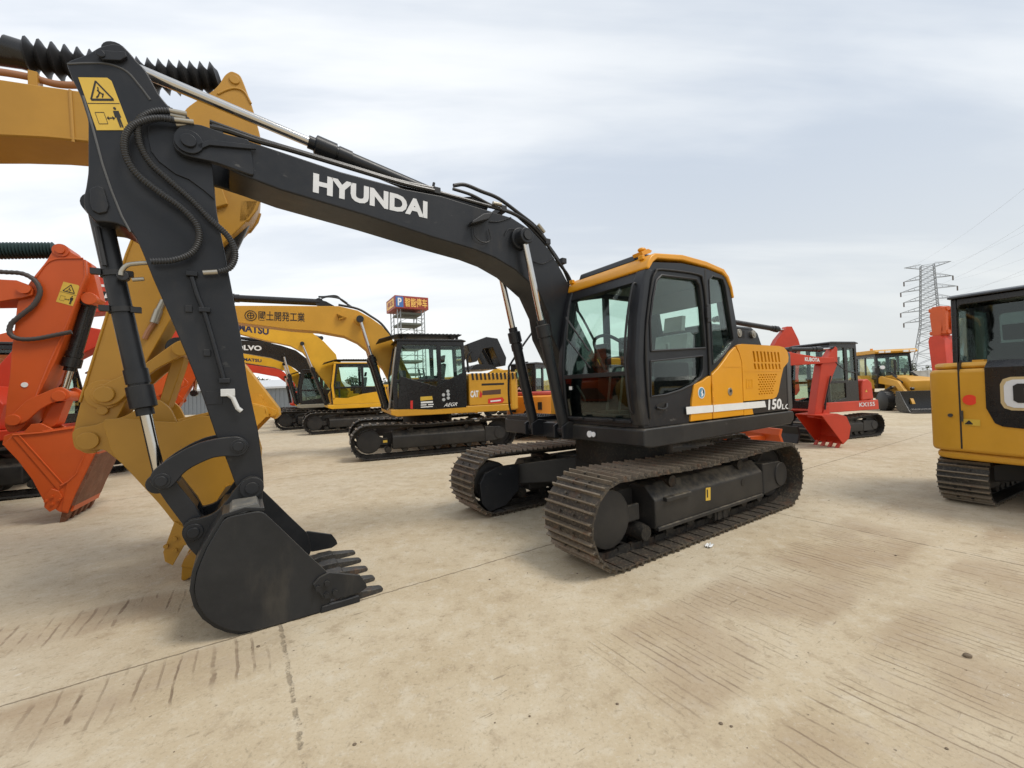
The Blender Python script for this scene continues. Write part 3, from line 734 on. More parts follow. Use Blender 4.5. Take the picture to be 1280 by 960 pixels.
m=MB(); m.holed(side,[dw,dl,rw],1.165,1.215)
farout=[(1.045,1.195),(1.09,1.46),(1.10,1.84),(1.05,2.22),(.955,2.62),(.87,2.80),(.35,2.86),(-.08,2.86),(-.45,2.82),(-.56,2.68),(-.65,2.33),(-.70,2.06),(-.70,1.195)]
fw=[(.92,1.75),(.93,2.2),(.80,2.64),(.35,2.72),(.35,1.75)]; fw2=[(.27,1.75),(.27,2.72),(-.40,2.72),(-.56,2.2),(-.58,1.75)]
m.holed(farout,[fw,fw2],.06,.11)
# rear wall with window, front header and sill
m2=MB(); m2.holed([(.11,1.195),(1.165,1.195),(1.165,2.84),(.11,2.84)],[rrect(.22,1.05,1.95,2.70,.07)],0,.045,'x')
for v in m2.v: m.v  # (placed below)
rx=lambda z: -.70+max(0,z-2.06)*.225
o_=len(m.v); m.v+=[(v[0]+rx(v[2]),v[1],v[2]) for v in m2.v]; m.f+=[tuple(i+o_ for i in f) for f in m2.f]
m.prism([(1.06,1.195),(1.06,1.27),(.98,1.27),(.98,1.195)],.11,1.165)
m.prism([(.955,2.62),(.87,2.80),(.80,2.80),(.90,2.60)],.11,1.165)
m.box(-.69,1.04,.11,1.165,1.195,1.24)
CAB=O('cab',m,DARK,HX,bevel=.012)
# broad front posts
fprof=[(1.05,1.20),(1.093,1.46),(1.103,1.84),(1.055,2.22),(.96,2.62),(.90,2.74)]
for (a,b,nm) in ((1.075,1.222,'cab_post'),(.055,.155,'cab_post')):
    pp=[(x+.014,z) for x,z in fprof]+[(x-.10,z) for x,z in reversed(fprof)]
    O(nm,MB().prism(pp,a,b),DARK,CAB,bevel=.03,seg=3)
m=MB(); m.tube(spline([(1.075,1.13,1.33),(1.125,1.12,1.40),(1.15,1.11,1.85),(1.11,1.11,2.2),(1.02,1.12,2.56),(.97,1.13,2.60)],6),.012,8); O('front_rail',m,BLACK,CAB)
m=MB()
m.tube(spline([(.955,1.222,1.28),(.985,1.226,1.6),(.985,1.226,1.95),(.955,1.226,2.2),(.86,1.226,2.58),(.80,1.226,2.70),(.70,1.226,2.745),(.1,1.226,2.77),(-.0,1.226,2.70),(-.045,1.226,2.4),(-.06,1.226,1.75),(-.04,1.226,1.69)],5),.011,8); O('door_gap_seal',m,INK,CAB)
def gasket(poly,y,r=.013,nm='window_seal'):
    p=[(a,y,b) for a,b in poly]; p=p+[p[0],p[1]]; return O(nm,MB().tube(p,r,6,False),BLACK,CAB)
gasket(dw,1.217); gasket(dl,1.217,.010); gasket(rw,1.217,.008)
# orange roof cap
top=[(.925,2.735),(.905,2.80),(.86,2.862),(.79,2.897),(.35,2.945),(-.08,2.935),(-.42,2.895),(-.52,2.82),(-.585,2.70),(-.615,2.58),(-.585,2.575),(-.545,2.70),(-.47,2.80),(-.38,2.845),(-.08,2.875),(.35,2.885),(.76,2.845),(.83,2.80),(.89,2.725)]
m=MB(); m.prism(top,.045,1.232); RF=O('roof',m,HORANGE,CAB,bevel=.028,seg=3)
m=MB(); m.prism([(.86,2.86),(.83,2.93),(.74,2.965),(.30,2.985),(-.10,2.975),(-.12,2.94),(.30,2.945)],.19,1.02); O('roof_hatch',m,DARK,RF,bevel=.02,seg=3)
m=MB()
for (x,y) in ((.86,.10),(.86,1.13)): m.box(x+.0,x+.04,y-.03,y+.03,2.84,2.885)
O('roof_bracket',m,HORANGE,RF,bevel=.008)
m=MB(); m.tube([(-.02,.9,2.93),(-.06,.9,3.06)],.006,6); O('antenna',m,BLACK,RF)
m=MB(); m.tube([(-.30+.022*math.cos(a*.6),1.0,2.955+.032*math.sin(a*.6)) for a in range(12)],.008,6,False); O('lifting_eye',m,BLACK,RF)
m=MB(); m.prism([(.84,2.90),(.72,2.94),(.70,2.965),(.76,2.975),(.86,2.93)],1.0,1.12); m.ball((.78,1.06,2.975),.05,.04,.025); O('roof_lamp',m,HORANGE,RF)
# glass
pane(CAB,y3(dw,1.19),GLASS,'door_window'); pane(CAB,y3(dl,1.19),GLASSD,'door_window'); pane(CAB,y3(rw,1.19),GLASS,'side_window')
pane(CAB,y3(fw,.085),GLASS,'side_window'); pane(CAB,y3(fw2,.085),GLASS,'side_window')
pane(CAB,[(rx(z)+.02,y,z) for y,z in rrect(.2,1.07,1.93,2.72,.07)],GLASS,'rear_window')
m=MB(); m.sheet([(1.045,1.262),(1.078,1.46),(1.087,1.70)],.15,1.08,.006); O('lower_windscreen',m,GLASSD,CAB)
m=MB(); m.sheet([(1.089,1.745),(1.088,1.84),(1.04,2.22),(.945,2.62)],.15,1.08,.006); O('windscreen',m,GLASS,CAB)
m=MB(); m.box(1.06,1.105,.15,1.08,1.70,1.745); O('windscreen_bar',m,BLACK,CAB,bevel=.006)
m=MB(); m.box(1.06,1.10,.13,1.10,1.235,1.265)
for y in (.42,.86): m.box(1.09,1.13,y-.04,y+.04,1.25,1.275)
O('cab_sill',m,DARK,CAB,bevel=.008)
# wiper, interior
m=MB(); m.tube([(1.11,.30,2.55),(1.13,.26,2.15),(1.13,.62,1.80)],.008,6); m.tube([(1.115,.24,2.40),(1.12,.60,1.98)],.011,6); O('wiper',m,BLACKP,CAB)
m=MB(); m.box(-.62,1.0,.12,1.16,1.24,1.30); m.box(-.66,-.30,.12,1.16,1.30,1.86); m.box(-.25,.55,.13,.30,1.30,1.86); m.box(.0,.45,.88,1.02,1.30,1.84); O('cab_floor',m,INTER,CAB,bevel=.02)
m=MB(); m.prism([(-.50,2.81),(.80,2.81),(.80,2.77),(-.46,2.77),(-.505,2.55),(-.555,2.55)],.112,1.163); O('headliner',m,plain('grey headliner',(.16,.17,.17),.8),CAB)
seat(CAB,.02,.60,1.56,PLASTIC,back=.66)
m=MB()
for y in (.50,.68): m.tube(spline([(.80,y,1.28),(.74,y,1.55),(.70,y,1.80)],4),.014,8); m.box(.66,.84,y-.05,y+.05,1.30,1.33)
m.tube(spline([(.95,.2,1.62),(.97,.35,1.45),(.93,.25,1.36)],4),.012,8)
O('travel_lever',m,STEEL,CAB)
m=MB(); m.tube(spline([(.86,.95,1.98),(.93,.70,2.14),(.92,.48,2.12),(.85,.46,1.95),(.80,.52,1.75)],7),.018,8); m.tube(spline([(.88,.45,2.10),(.93,.32,2.38),(.94,.22,2.52)],5),.014,8); O('grab_rail',m,BLACK,CAB)
m=MB(); m.box(.62,.68,.22,.44,1.93,2.10); m.cyl((.66,.33,1.7),(.65,.33,1.95),.02,seg=8); O('monitor',m,BLACK,CAB,bevel=.01)
m=MB(); m.box(1.093,1.0955,.225,.275,1.575,1.615); O('paper_label',m,WHITE,CAB)
# door handle recess, latch on the split
m=MB(); m.prism([(.86,1.405),(.80,1.42),(.72,1.43),(.69,1.425),(.70,1.39),(.76,1.36),(.84,1.36)],1.214,1.219); hb=O('handle_recess',m,INK,CAB)
m=MB(); m.tube(spline([(.86,1.224,1.38),(.80,1.24,1.362),(.73,1.24,1.375),(.70,1.224,1.41)],5),.011,8); O('door_handle',m,BLACKP,hb)
m=MB(); m.box(-.035,-.095,1.214,1.245,2.26,2.46); m.box(-.02,-.05,1.214,1.25,2.30,2.42); O('door_latch',m,BLACK,CAB,bevel=.008)
m=MB(); m.prism([(-.045,1.66),(-.075,1.68),(-.085,2.84),(-.05,2.84)],1.2125,1.2165); O('door_post_gap',m,INK,CAB)

# ---- boom
bt=[(4.192,3.615),(3.968,3.593),(3.469,3.542),(2.889,3.526),(2.540,3.544),(2.073,3.515),(1.693,3.489),(1.425,3.396),(1.192,3.223),(1.009,2.994),(0.833,2.745)]
bb=[(1.191,2.207),(1.227,2.456),(1.365,2.711),(1.674,2.918),(1.927,3.014),(2.166,3.063),(2.639,3.115),(3.244,3.198),(3.931,3.274),(4.199,3.329),(4.274,3.358)]
m=MB(); m.prism(bt+[(.78,2.42),(.42,1.86),(.28,1.62),(.36,1.45),(.55,1.40),(.72,1.50),(1.02,1.90)]+bb+[(4.284,3.587)],YB-.2,YB+.2)
BOOM=O('boom',m,DARK,HX,bevel=.014)
fk=[(4.130,3.603),(4.284,3.600),(4.382,3.618),(4.439,3.623),(4.505,3.608),(4.561,3.567),(4.593,3.505),(4.599,3.446),(4.582,3.399),(4.537,3.371),(4.482,3.368),(4.348,3.369),(4.105,3.327)]
m=MB()
for s in (-1,1): m.prism(rp(fk,.03),YB+s*.2-.025+s*.004,YB+s*.2+.025+s*.004)
O('boom_fork',m,DARK,BOOM,bevel=.008)
bp_=[(4.505,3.469)][0]; pins(BOOM,[bp_],YB-.25,YB+.25,.085,DARK,'boom_pin',.55)
m=MB(); lk=[(4.459,3.460),(4.383,3.518),(4.089,3.562),(4.090,3.530),(4.383,3.476),(4.441,3.430)]; m.prism(lk,YB+.228,YB+.25); O('pin_retainer',m,DARK,BOOM,bevel=.004)
# top and bottom flanges standing proud of the web
# lettering on the boom
c_=[(3.690,3.307),(2.683,3.282),(3.682,3.473)]
side_text(BOOM,'boom_lettering','HYUNDAI',c_[0],c_[1],c_[2],YB+.2035,LETTER,.05)
m=MB()
for k in range(3):
    pass
# cylinder boss through the boom
cp=[(1.609,3.258)][0]
m=MB(); m.disc(cp[0],cp[1],YB-.36,YB+.36,.085,28); m.disc(cp[0],cp[1],YB-.25,YB+.25,.12,28); O('cylinder_boss',m,DARK,BOOM,bevel=.01)
m=MB(); m.disc(cp[0],cp[1],YB+.36,YB+.375,.05,20); O('boss_bolt',m,BLACK,BOOM)
base=(1.13,1.12)
for s in (-1,1):
    y=YB+s*.29
    cylinder(HX,(base[0],y,base[1]),(cp[0],y,cp[1]),.062,.50,.036,'boom_cylinder',DARK,width=.10)
m=MB()
for s in (-1,1): m.prism([(1.0,1.02),(1.23,1.03),(1.23,1.17),(1.13,1.22),(1.0,1.2)],YB+s*.29-.09,YB+s*.29-.06); m.prism([(1.0,1.02),(1.23,1.03),(1.23,1.17),(1.13,1.22),(1.0,1.2)],YB+s*.29+.06,YB+s*.29+.09)
m.box(.70,1.06,YB-.42,YB+.42,1.0,1.18); m.prism([(.2,1.19),(.75,1.19),(.6,1.6),(.4,1.75),(.25,1.7)],YB-.27,YB-.23); m.prism([(.2,1.19),(.75,1.19),(.6,1.6),(.4,1.75),(.25,1.7)],YB+.205,YB+.185)
O('boom_bracket',m,DARK,HX,bevel=.01)
# work lamp on the boom with its lead
wl=[(2.242,3.283),(2.042,3.371),(1.980,3.459),(2.107,3.417),(2.241,3.316)]
m=MB(); m.prism(wl,YB+.205,YB+.30); bl_=O('boom_lamp',m,BLACK,BOOM,bevel=.012)
m=MB(); m.tube(spline(y3([(2.192,3.281),(2.177,3.184),(2.085,3.142),(1.997,3.181),(2.012,3.297)],YB+.23),6),.006,6); m.tube(spline(y3([(1.989,3.386),(1.869,3.409),(1.713,3.483)],YB+.21),6),.006,6)
m.tube(spline(y3([(1.804,3.274),(1.749,3.345),(1.633,3.366)],YB+.215),6),.005,6); m.tube(spline(y3([(1.429,3.041),(1.294,3.033),(1.113,3.132)],YB+.215),6),.006,6); O('lamp_lead',m,BLACK,BOOM)
# arm cylinder along the top of the boom
a0=[(2.118,3.565)][0]; a1=[(4.911,4.051)][0]
cylinder(HX,(a0[0],YB,a0[1]),(a1[0],YB,a1[1]),.064,.485,.040,'arm_cylinder',DARK,gl=.12,width=.2)
m=MB(); m.prism([(2.375,3.584),(2.091,3.663),(1.945,3.589),(2.000,3.464),(2.424,3.490)],YB-.13,YB-.08); m.prism([(2.375,3.584),(2.091,3.663),(1.945,3.589),(2.000,3.464),(2.424,3.490)],YB+.08,YB+.13); O('cylinder_bracket',m,DARK,BOOM)
# pipes on the boom
def pipe(name,pts,y,r,mat,par,seg=8): return O(name,MB().tube(spline(y3(pts,y),5),r,seg),mat,par)
pipe('hydraulic_pipe',[(4.381,3.642),(4.268,3.647),(4.087,3.628),(3.865,3.623),(3.435,3.600),(2.941,3.573),(2.598,3.578)],YB+.19,.020,BLACKP,BOOM)
pipe('hydraulic_pipe',[(4.383,3.729),(4.242,3.712),(4.028,3.689),(3.738,3.674),(3.352,3.655),(2.916,3.633),(2.566,3.647)],YB+.10,.020,BLACKP,BOOM)
pipe('hydraulic_pipe',[(2.598,3.578),(2.276,3.571),(2.042,3.564),(1.690,3.551),(1.411,3.462),(1.188,3.298)],YB+.18,.020,BLACKP,BOOM)
pipe('hydraulic_pipe',[(1.212,3.294),(1.029,3.086),(0.887,2.942),(0.818,2.785),(0.753,2.518)],YB+.18,.018,BLACKP,BOOM)
pipe('hydraulic_pipe',[(1.154,3.354),(1.003,3.206),(0.884,3.057),(0.802,2.900),(0.732,2.730)],YB+.09,.018,BLACKP,BOOM)
pipe('hydraulic_hose',[(2.339,3.731),(2.208,3.770),(2.017,3.747),(1.795,3.717),(1.521,3.603),(1.299,3.497),(1.139,3.353)],YB+.10,.020,BLACK,BOOM)
pipe('hydraulic_hose',[(2.379,3.662),(2.160,3.647),(1.920,3.589),(1.663,3.563),(1.450,3.460),(1.204,3.289)],YB+.16,.016,BLACK,BOOM)
m=MB()
for uv in ([(2.564,3.587)][0],[(1.192,3.310)][0],[(0.957,3.117)][0],[(4.334,3.636)][0],[(1.788,3.572)][0]): m.box(uv[0]-.035,uv[0]+.035,YB-.02,YB+.20,uv[1]-.03,uv[1]+.035)
O('pipe_clamp',m,BLACK,BOOM,bevel=.006)
m=MB(); m.tube(y3([(2.586,3.570),(2.556,3.706)],YB+.1),.014,8); O('pipe_stub',m,BLACK,BOOM)
m=MB(); 
for pts in ([(4.608,3.650),(4.522,3.655)],[(4.578,3.591),(4.472,3.619)],[(1.932,3.598),(1.830,3.602)],[(1.336,3.482),(1.247,3.405)]): m.tube(y3(pts,YB+.20),.020,10)
O('hose_fitting',m,STEEL,BOOM)

# ---- arm
arm=[(5.142,3.848),(5.035,3.946),(4.979,4.018),(4.915,4.067),(4.866,4.077),(4.830,4.048),(4.793,4.001),(4.743,3.953),(4.668,3.792),(4.571,3.680),(4.443,3.572),(4.374,3.381),(4.357,3.051),(4.335,2.891),(4.283,2.533),(4.226,2.120),(4.184,1.719),(4.124,1.343),(4.099,1.034),(4.097,0.890),(4.125,0.833),(4.178,0.817),(4.235,0.852),(4.269,0.918),(4.283,0.963),(4.339,1.169),(4.394,1.336),(4.473,1.655),(4.560,1.948),(4.645,2.215),(4.728,2.464),(4.784,2.653),(4.816,2.749),(4.844,2.794),(4.877,2.815),(4.917,2.830),(4.976,2.829),(5.015,2.822),(5.045,2.853),(5.071,2.901),(5.074,2.970),(5.061,3.036),(5.048,3.146),(5.042,3.496),(5.078,3.655),(5.114,3.748)]
m=MB(); m.prism(rp(arm,.03),YB-.16,YB+.16); ARM=O('arm',m,DARK,HX,bevel=.010)
pad=[(4.733,3.552),(4.739,3.470),(4.724,3.372),(4.681,3.310),(4.593,3.246),(4.516,3.225),(4.432,3.167),(4.365,3.110),(4.370,3.321),(4.386,3.529),(4.465,3.625),(4.603,3.657)]
m=MB(); m.prism(pad,YB+.155,YB+.172); m.prism(pad,YB-.172,YB-.155); O('boss_plate',m,DARK,ARM,bevel=.004)
m=MB()
wl_=y3([(5.063,3.650),(5.020,3.450),(4.977,3.219),(4.933,3.040),(4.887,2.885),(4.844,2.783)],YB+.161); m.tube(wl_,.007,6)
wl_=y3([(5.134,3.835),(5.036,3.880),(4.938,3.914),(4.845,3.901),(4.775,3.821),(4.721,3.744)],YB+.161); m.tube(spline(wl_,4),.007,6)
O('weld_seam',m,paint('weld bead',(.075,.075,.075),.4,.2),ARM)
m=MB(); ep=[(4.888,3.995)][0]; m.prism([(4.981,3.941),(4.972,3.977),(4.843,4.020),(4.835,3.989),(4.869,3.948),(4.958,3.917)],YB+.16,YB+.19); m.disc([(4.969,3.951)][0][0],[(4.969,3.951)][0][1],YB+.19,YB+.2,.025,14); O('pin_retainer',m,DARK,ARM,bevel=.006)
bk=[(5.039,3.031),(5.003,3.061),(4.972,3.052),(4.958,2.990),(4.947,2.938),(4.959,2.892),(4.999,2.873),(5.029,2.889),(5.040,2.940)]
m=MB(); m.prism(bk,YB+.16,YB+.178); O('pin_retainer',m,DARK,ARM,bevel=.006)
hazard_sticker(ARM,[(p[0],YB+.1635,p[1]) for p in [(5.087,3.764),(4.927,3.822),(4.831,3.493),(5.001,3.439)]])
# bucket cylinder
c0=[(5.030,2.960)][0]; c1=[(4.736,1.028)][0]
BC=cylinder(HX,(c0[0],YB,c0[1]),(c1[0],YB,c1[1]),.062,.645,.036,'bucket_cylinder',DARK,gl=.11,width=.24)
m=MB()
for t in (.23,.36):
    p=Vector((c0[0],YB,c0[1])).lerp(Vector((c1[0],YB,c1[1])),t); dd=(Vector((c1[0],0,c1[1]))-Vector((c0[0],0,c0[1]))).normalized()
    m.cyl(p-dd*.018,p+dd*.018,.074,seg=20); m.box(p.x+.055,p.x+.11,YB+.02,YB+.06,p.z-.02,p.z+.02)
    m.box(p.x-.11,p.x-.055,YB+.02,YB+.06,p.z-.02,p.z+.02)
m.tube(y3([(5.028,2.815),(4.993,2.552)],YB+.075),.016,8)
O('clamp_band',m,BLACK,BC)
# corrugated hoses looping over the arm
m=MB(); ribbed(m,y3([(4.613,3.672),(4.697,3.638),(4.763,3.571),(4.785,3.485),(4.771,3.372),(4.717,3.263),(4.615,3.164),(4.498,3.057),(4.397,2.942),(4.286,2.829),(4.244,2.708),(4.276,2.600),(4.357,2.553)],YB+.215),.024,.016,.22)
m2=MB(); ribbed(m,y3([(4.583,3.606),(4.668,3.590),(4.746,3.548),(4.814,3.482),(4.849,3.388),(4.843,3.268),(4.787,3.161),(4.678,3.069),(4.555,2.981),(4.474,2.880),(4.462,2.770),(4.506,2.669),(4.608,2.602),(4.731,2.574)],YB+.235),.024,.016,.22)
O('corrugated_hose',m,WRAPH,ARM); O('corrugated_hose',m2,WRAPH,ARM)
m=MB(); ribbed(m,y3([(4.656,3.767),(4.598,3.741),(4.544,3.724),(4.507,3.701)],YB+.1),.016,.02,.3); O('corrugated_hose',m,BLACK,ARM)
m=MB(); m.tube(y3([(4.357,2.553),(4.444,2.536)],YB+.215),.019,10); m.tube(y3([(4.583,3.606),(4.473,3.624)],YB+.235),.017,10); m.tube(y3([(4.613,3.672),(4.513,3.682)],YB+.215),.017,10)
m.tube(spline(y3([(4.751,2.591),(4.819,2.576),(4.869,2.558),(4.898,2.515),(4.903,2.482)],YB+.13),5),.015,10); m.tube(y3([(4.850,2.466),(4.787,2.479)],YB+.1),.014,10)
O('hose_fitting',m,STEEL,ARM)
m=MB(); m.cyl(*[(p[0],YB+.07+k*.06,p[1]) for k,p in enumerate([(4.895,2.483),(4.895,2.483)])],.034,seg=14); O('hose_block',m,BLACK,BC,bevel=.006)
pt=[(4.511,2.504),(4.481,2.372),(4.441,2.245),(4.397,2.051),(4.331,1.734)]
pipe('arm_pipe',pt,YB+.185,.016,DARK,ARM)
m=MB()
for p in [(4.511,2.527),(4.441,2.269),(4.331,1.746)]: m.box(p[0]-.035,p[0]+.035,YB+.16,YB+.205,p[1]-.018,p[1]+.018)
for p in [(4.535,2.274),(4.433,1.955)]: m.box(p[0]-.022,p[0]+.022,YB+.16,YB+.172,p[1]-.026,p[1]+.026)
m.box(*(lambda p:(p[0]-.05,p[0]+.05))([(4.397,1.622)][0]),YB+.16,YB+.165,*(lambda p:(p[1]-.05,p[1]+.05))([(4.397,1.622)][0]))
O('arm_bracket',m,DARK,ARM,bevel=.006)
vp=[(4.318,1.649),(4.283,1.618),(4.255,1.537),(4.230,1.512)]
m=MB(); m.tube(y3(vp,YB+.20),.017,10); m.box(vp[0][0]-.05,vp[0][0]+.04,YB+.17,YB+.215,vp[0][1]-.02,vp[0][1]+.035); O('shutoff_valve',m,plain('white plastic',(.6,.6,.58),.5),ARM,bevel=.004)
# linkage
hl=[(4.753,1.129),(4.727,1.158),(4.675,1.201),(4.578,1.262),(4.486,1.304),(4.377,1.325),(4.260,1.329),(4.215,1.301),(4.185,1.250),(4.212,1.192),(4.258,1.174),(4.346,1.190),(4.414,1.186),(4.480,1.160),(4.535,1.133),(4.581,1.099),(4.622,1.044),(4.657,1.005),(4.713,0.997),(4.754,1.036),(4.766,1.082)]
m=MB()
for s in (-1,1): m.prism(rp(hl,.03),YB+s*.215-.028,YB+s*.215+.028)
O('rocker_link',m,DARK,HX,bevel=.008)
bl2=[(4.765,1.041),(4.732,0.985),(4.690,0.894),(4.604,0.724),(4.579,0.621),(4.524,0.609),(4.495,0.649),(4.489,0.741),(4.533,0.854),(4.625,1.019),(4.668,1.105),(4.729,1.114)]
m=MB(); 
for s in (-1,1): m.prism(bl2,YB+s*.125-.035,YB+s*.125+.035)
m.prism([(4.701,1.020),(4.625,1.019),(4.520,0.817),(4.550,0.713),(4.604,0.753)],YB-.1,YB+.1)
O('bucket_link',m,DARK,HX,bevel=.008)
pins(HX,[[(4.703,1.062)][0],[(4.256,1.253)][0]],YB-.25,YB+.25,.052,DARK,'link_pin',.66)
# bucket
plate=[(4.343,0.813),(4.239,0.820),(4.131,0.822),(4.069,0.742),(3.982,0.627),(3.862,0.466),(3.714,0.275),(3.685,0.110),(3.733,0.005),(3.842,0.005),(4.068,0.005),(4.202,0.012),(4.275,0.032),(4.333,0.062),(4.398,0.116),(4.456,0.188),(4.496,0.273),(4.515,0.377),(4.500,0.487),(4.447,0.629),(4.393,0.728)]
skin=[(4.116,0.808),(4.229,0.829),(4.343,0.808),(4.393,0.723),(4.447,0.624),(4.500,0.487),(4.515,0.377),(4.496,0.273),(4.456,0.188),(4.398,0.116),(4.333,0.062),(4.275,0.032),(4.202,0.012),(4.068,0.005),(3.842,0.005),(3.608,0.008)]
ears=[(4.606,0.669),(4.591,0.728),(4.554,0.761),(4.490,0.759),(4.433,0.771),(4.390,0.798),(4.335,0.859),(4.289,0.929),(4.237,0.993),(4.185,1.015),(4.134,0.983),(4.109,0.906),(4.112,0.789),(4.134,0.732),(4.259,0.707),(4.358,0.686),(4.420,0.495),(4.483,0.435),(4.532,0.511),(4.572,0.577)]
lp=[(3.643,0.007),(3.296,0.014)]
BUCKM=paint('dark bucket paint',(.0165,.018,.0205),.38,.22,.2,scratch=.45,chips=.15,spec=.34)
BK=bucket(HX,rp(plate,.04),skin,.55,lp[0],lp[1],5,BUCKM,RUSTG,rp(ears,.03),.2,[(3.842,0.010),(3.596,0.011)],cutter=[(3.825,0.231),(3.781,0.271),(3.710,0.290),(3.493,0.210),(3.453,0.144),(3.442,0.103),(3.497,0.076),(3.671,0.080),(3.759,0.112)],yc=YB,boltpts=[(3.794,0.199),(3.731,0.219),(3.736,0.132),(3.678,0.138)])
pins(BK,[[(4.178,0.932)][0]],YB-.25,YB+.25,.078,DARK,'bucket_pin',.56); pins(BK,[[(4.536,0.673)][0]],YB-.24,YB+.24,.058,DARK,'bucket_pin',.62)
tp=[(4.343,0.808),(4.135,0.828),(4.153,0.870),(4.302,0.859)]
m=MB(); m.prism(tp,YB-.53,YB+.53); O('top_plate',m,paint('scuffed grey paint',(.11,.11,.105),.5,.5),BK,bevel=.004)
wb=[(3.775,0.003),(3.495,-0.000),(3.499,0.050),(3.768,0.048)]
m=MB(); m.prism(wb,YB+.55,YB+.58); m.prism(wb,YB-.58,YB-.55); O('wear_bar',m,DARK,BK,bevel=.006)

# ================================================================== the other machines
def machine(name,label,loc,deg,body,cab,s=1.,a=1.72,r=.46,W=1.49,wd=.6,n=46,cabx=(-.55,1.05),cabz=2.92,caby=(.35,1.36),deckz=(1.02,1.2),hood=2.0,rear=-2.3,deckf=1.1,cw=None,side=None,glass=None,visor=False,mat=None,group=None,roofmat=None,deckmat=None,vents=True,hw=1.36):
    t=thing(name,label,'excavator',(loc[0],loc[1],0),deg,group)
    undercarriage(t,a*s,r*s,W*s,wd*s,n,False,mat,sag=.05*s,bodyz=deckz[0]*s)
    q=lambda pts:[(x*s,z*s) for x,z in pts]
    m=MB(); m.prism(q([(deckf,deckz[0]+.05),(deckf,deckz[1]),(rear+.45,deckz[1]),(rear+.45,deckz[0]),(deckf-.15,deckz[0])]),-(hw+.02)*s,(hw+.02)*s); O('deck',m,deckmat or body,t,bevel=.02)
    m=MB(); m.prism(q([(cabx[0]-.06,deckz[1]+.003),(cabx[0]-.06,hood-.03),(cabx[0]-.14,hood),(rear+.52,hood),(rear+.46,hood-.04),(rear+.46,deckz[1]+.003)]),-hw*s,hw*s); hs=O('engine_house',m,side or body,t,bevel=.03)
    m=MB(); m.prism(q([(deckf-.25,deckz[1]+.003),(deckf-.15,hood-.35),(deckf-.35,hood-.02),(cabx[0]-.05,hood-.02),(cabx[0]-.05,deckz[1]+.003)]),-hw*s,-.37*hw*s); O('tank_cover',m,side or body,t,bevel=.03)
    pl=[((rear+.45)*s,hw*s)]+[((rear+.34-.34*math.cos(R(k)))*s,hw*s*math.sin(R(k))) for k in (80,60,35,12,-12,-35,-60,-80)]+[((rear+.45)*s,-hw*s)]
    m=MB(); m.prism(pl,(deckz[0]+.01)*s,(hood+.02)*s,'z'); O('counterweight',m,cw or body,t,bevel=.05*s,seg=3)
    m=MB()
    if s==1 and vents:
     for k in range(9): m.box((rear+.62+.09*k)*s,(rear+.66+.09*k)*s,(hw-.005)*s,(hw+.006)*s,(hood-.30)*s,(hood-.10)*s)
    if m.v: O('vents',m,INK,hs)
    if cab: simple_cab(t,cabx[0]*s,cabx[1]*s,caby[0]*s,caby[1]*s,deckz[1]*s,cabz*s,cab,roofmat=roofmat,glass=glass,visor=visor)
    return t
def boomset(t,boom,bw,arm,aw,bmat,amat=None,yc=0.):
    b=O('boom',MB().prism(boom,yc-bw,yc+bw),bmat,t,bevel=.012)
    a=O('arm',MB().prism(arm,yc-aw,yc+aw),amat or bmat,t,bevel=.010) if arm else None
    return b,a
# the foreground bucket outline, relative to its hinge, reused at other sizes and angles
def turned(pts,o,ref,ang,s,mir=False):
    c,sn=math.cos(ang),math.sin(ang); out=[]
    for x,z in pts:
        dx,dz=(x-ref[0])*s*(-1 if mir else 1),(z-ref[1])*s; out.append((o[0]+dx*c-dz*sn,o[1]+dx*sn+dz*c))
    return out
HREF=[(4.178,0.932)][0]
def std_bucket(t,hinge,ang,s,hw,mat,tmat,nt=5,yc=0.,mir=False):
    T=lambda p:turned(p,hinge,HREF,ang,s,mir)
    l=T(lp); return bucket(t,T(plate),T(skin),hw,l[0],l[1],nt,mat,tmat,T(ears),.2*s,yc=yc)

# ---- ochre machine in the near left row (its house stands outside the picture)
OC=machine('excavator','ochre yellow excavator with corrugated black cylinder boot, its bucket directly behind the dark grey bucket',(-6.89,2.04),30,OCHRE,BLACKP)
ob=[(3.093,4.283),(3.370,4.316),(3.618,4.349),(3.996,4.436),(4.482,4.039),(4.621,3.552),(4.457,3.465),(4.247,3.786),(3.987,3.927),(3.610,3.901),(3.363,3.869),(3.087,3.814)]
e0=ob[0]; e1=ob[-1]
ob=[(.3,1.5),(.1,1.9),(1.0,3.6),(1.9,4.25)]+ob+[(2.0,3.55),(1.5,2.9),(.9,1.7)]
oa=[(4.676,4.944),(4.751,4.929),(4.783,4.849),(4.855,4.614),(4.919,4.322),(4.910,3.959),(4.889,3.661),(4.829,3.500),(4.714,3.340),(4.496,3.066),(4.311,2.731),(4.140,2.373),(3.977,2.016),(3.768,1.511),(3.646,1.215),(3.594,1.171),(3.533,1.178),(3.484,1.224),(3.460,1.302),(3.467,1.398),(3.549,1.803),(3.716,2.480),(3.891,3.162),(4.030,3.605),(4.168,4.056),(4.291,4.432),(4.387,4.548),(4.511,4.676),(4.572,4.769),(4.621,4.883)]
b_,a_=boomset(OC,ob,.24,rp(oa,.06),.2,OCHRE)
m=MB()
ps=y3([(3.510,1.624),(3.631,2.120),(3.716,2.473),(3.838,2.956),(4.029,3.589)],-.203); m.tube(ps,.012,6)
for uv in [(3.670,1.687)]: m.disc(uv[0],uv[1],-.225,.225,.13,28); m.disc(uv[0],uv[1],-.24,.24,.09,28)
for uv in [(3.657,1.546)]: m.disc(uv[0],uv[1],-.23,.23,.04,16)
for uv in [(4.701,4.854)]: m.disc(uv[0],uv[1],-.215,.215,.045,20)
m.tube(spline(y3([(4.556,4.659),(4.644,4.736),(4.720,4.770),(4.788,4.751),(4.842,4.651)],-.203),5),.012,6)
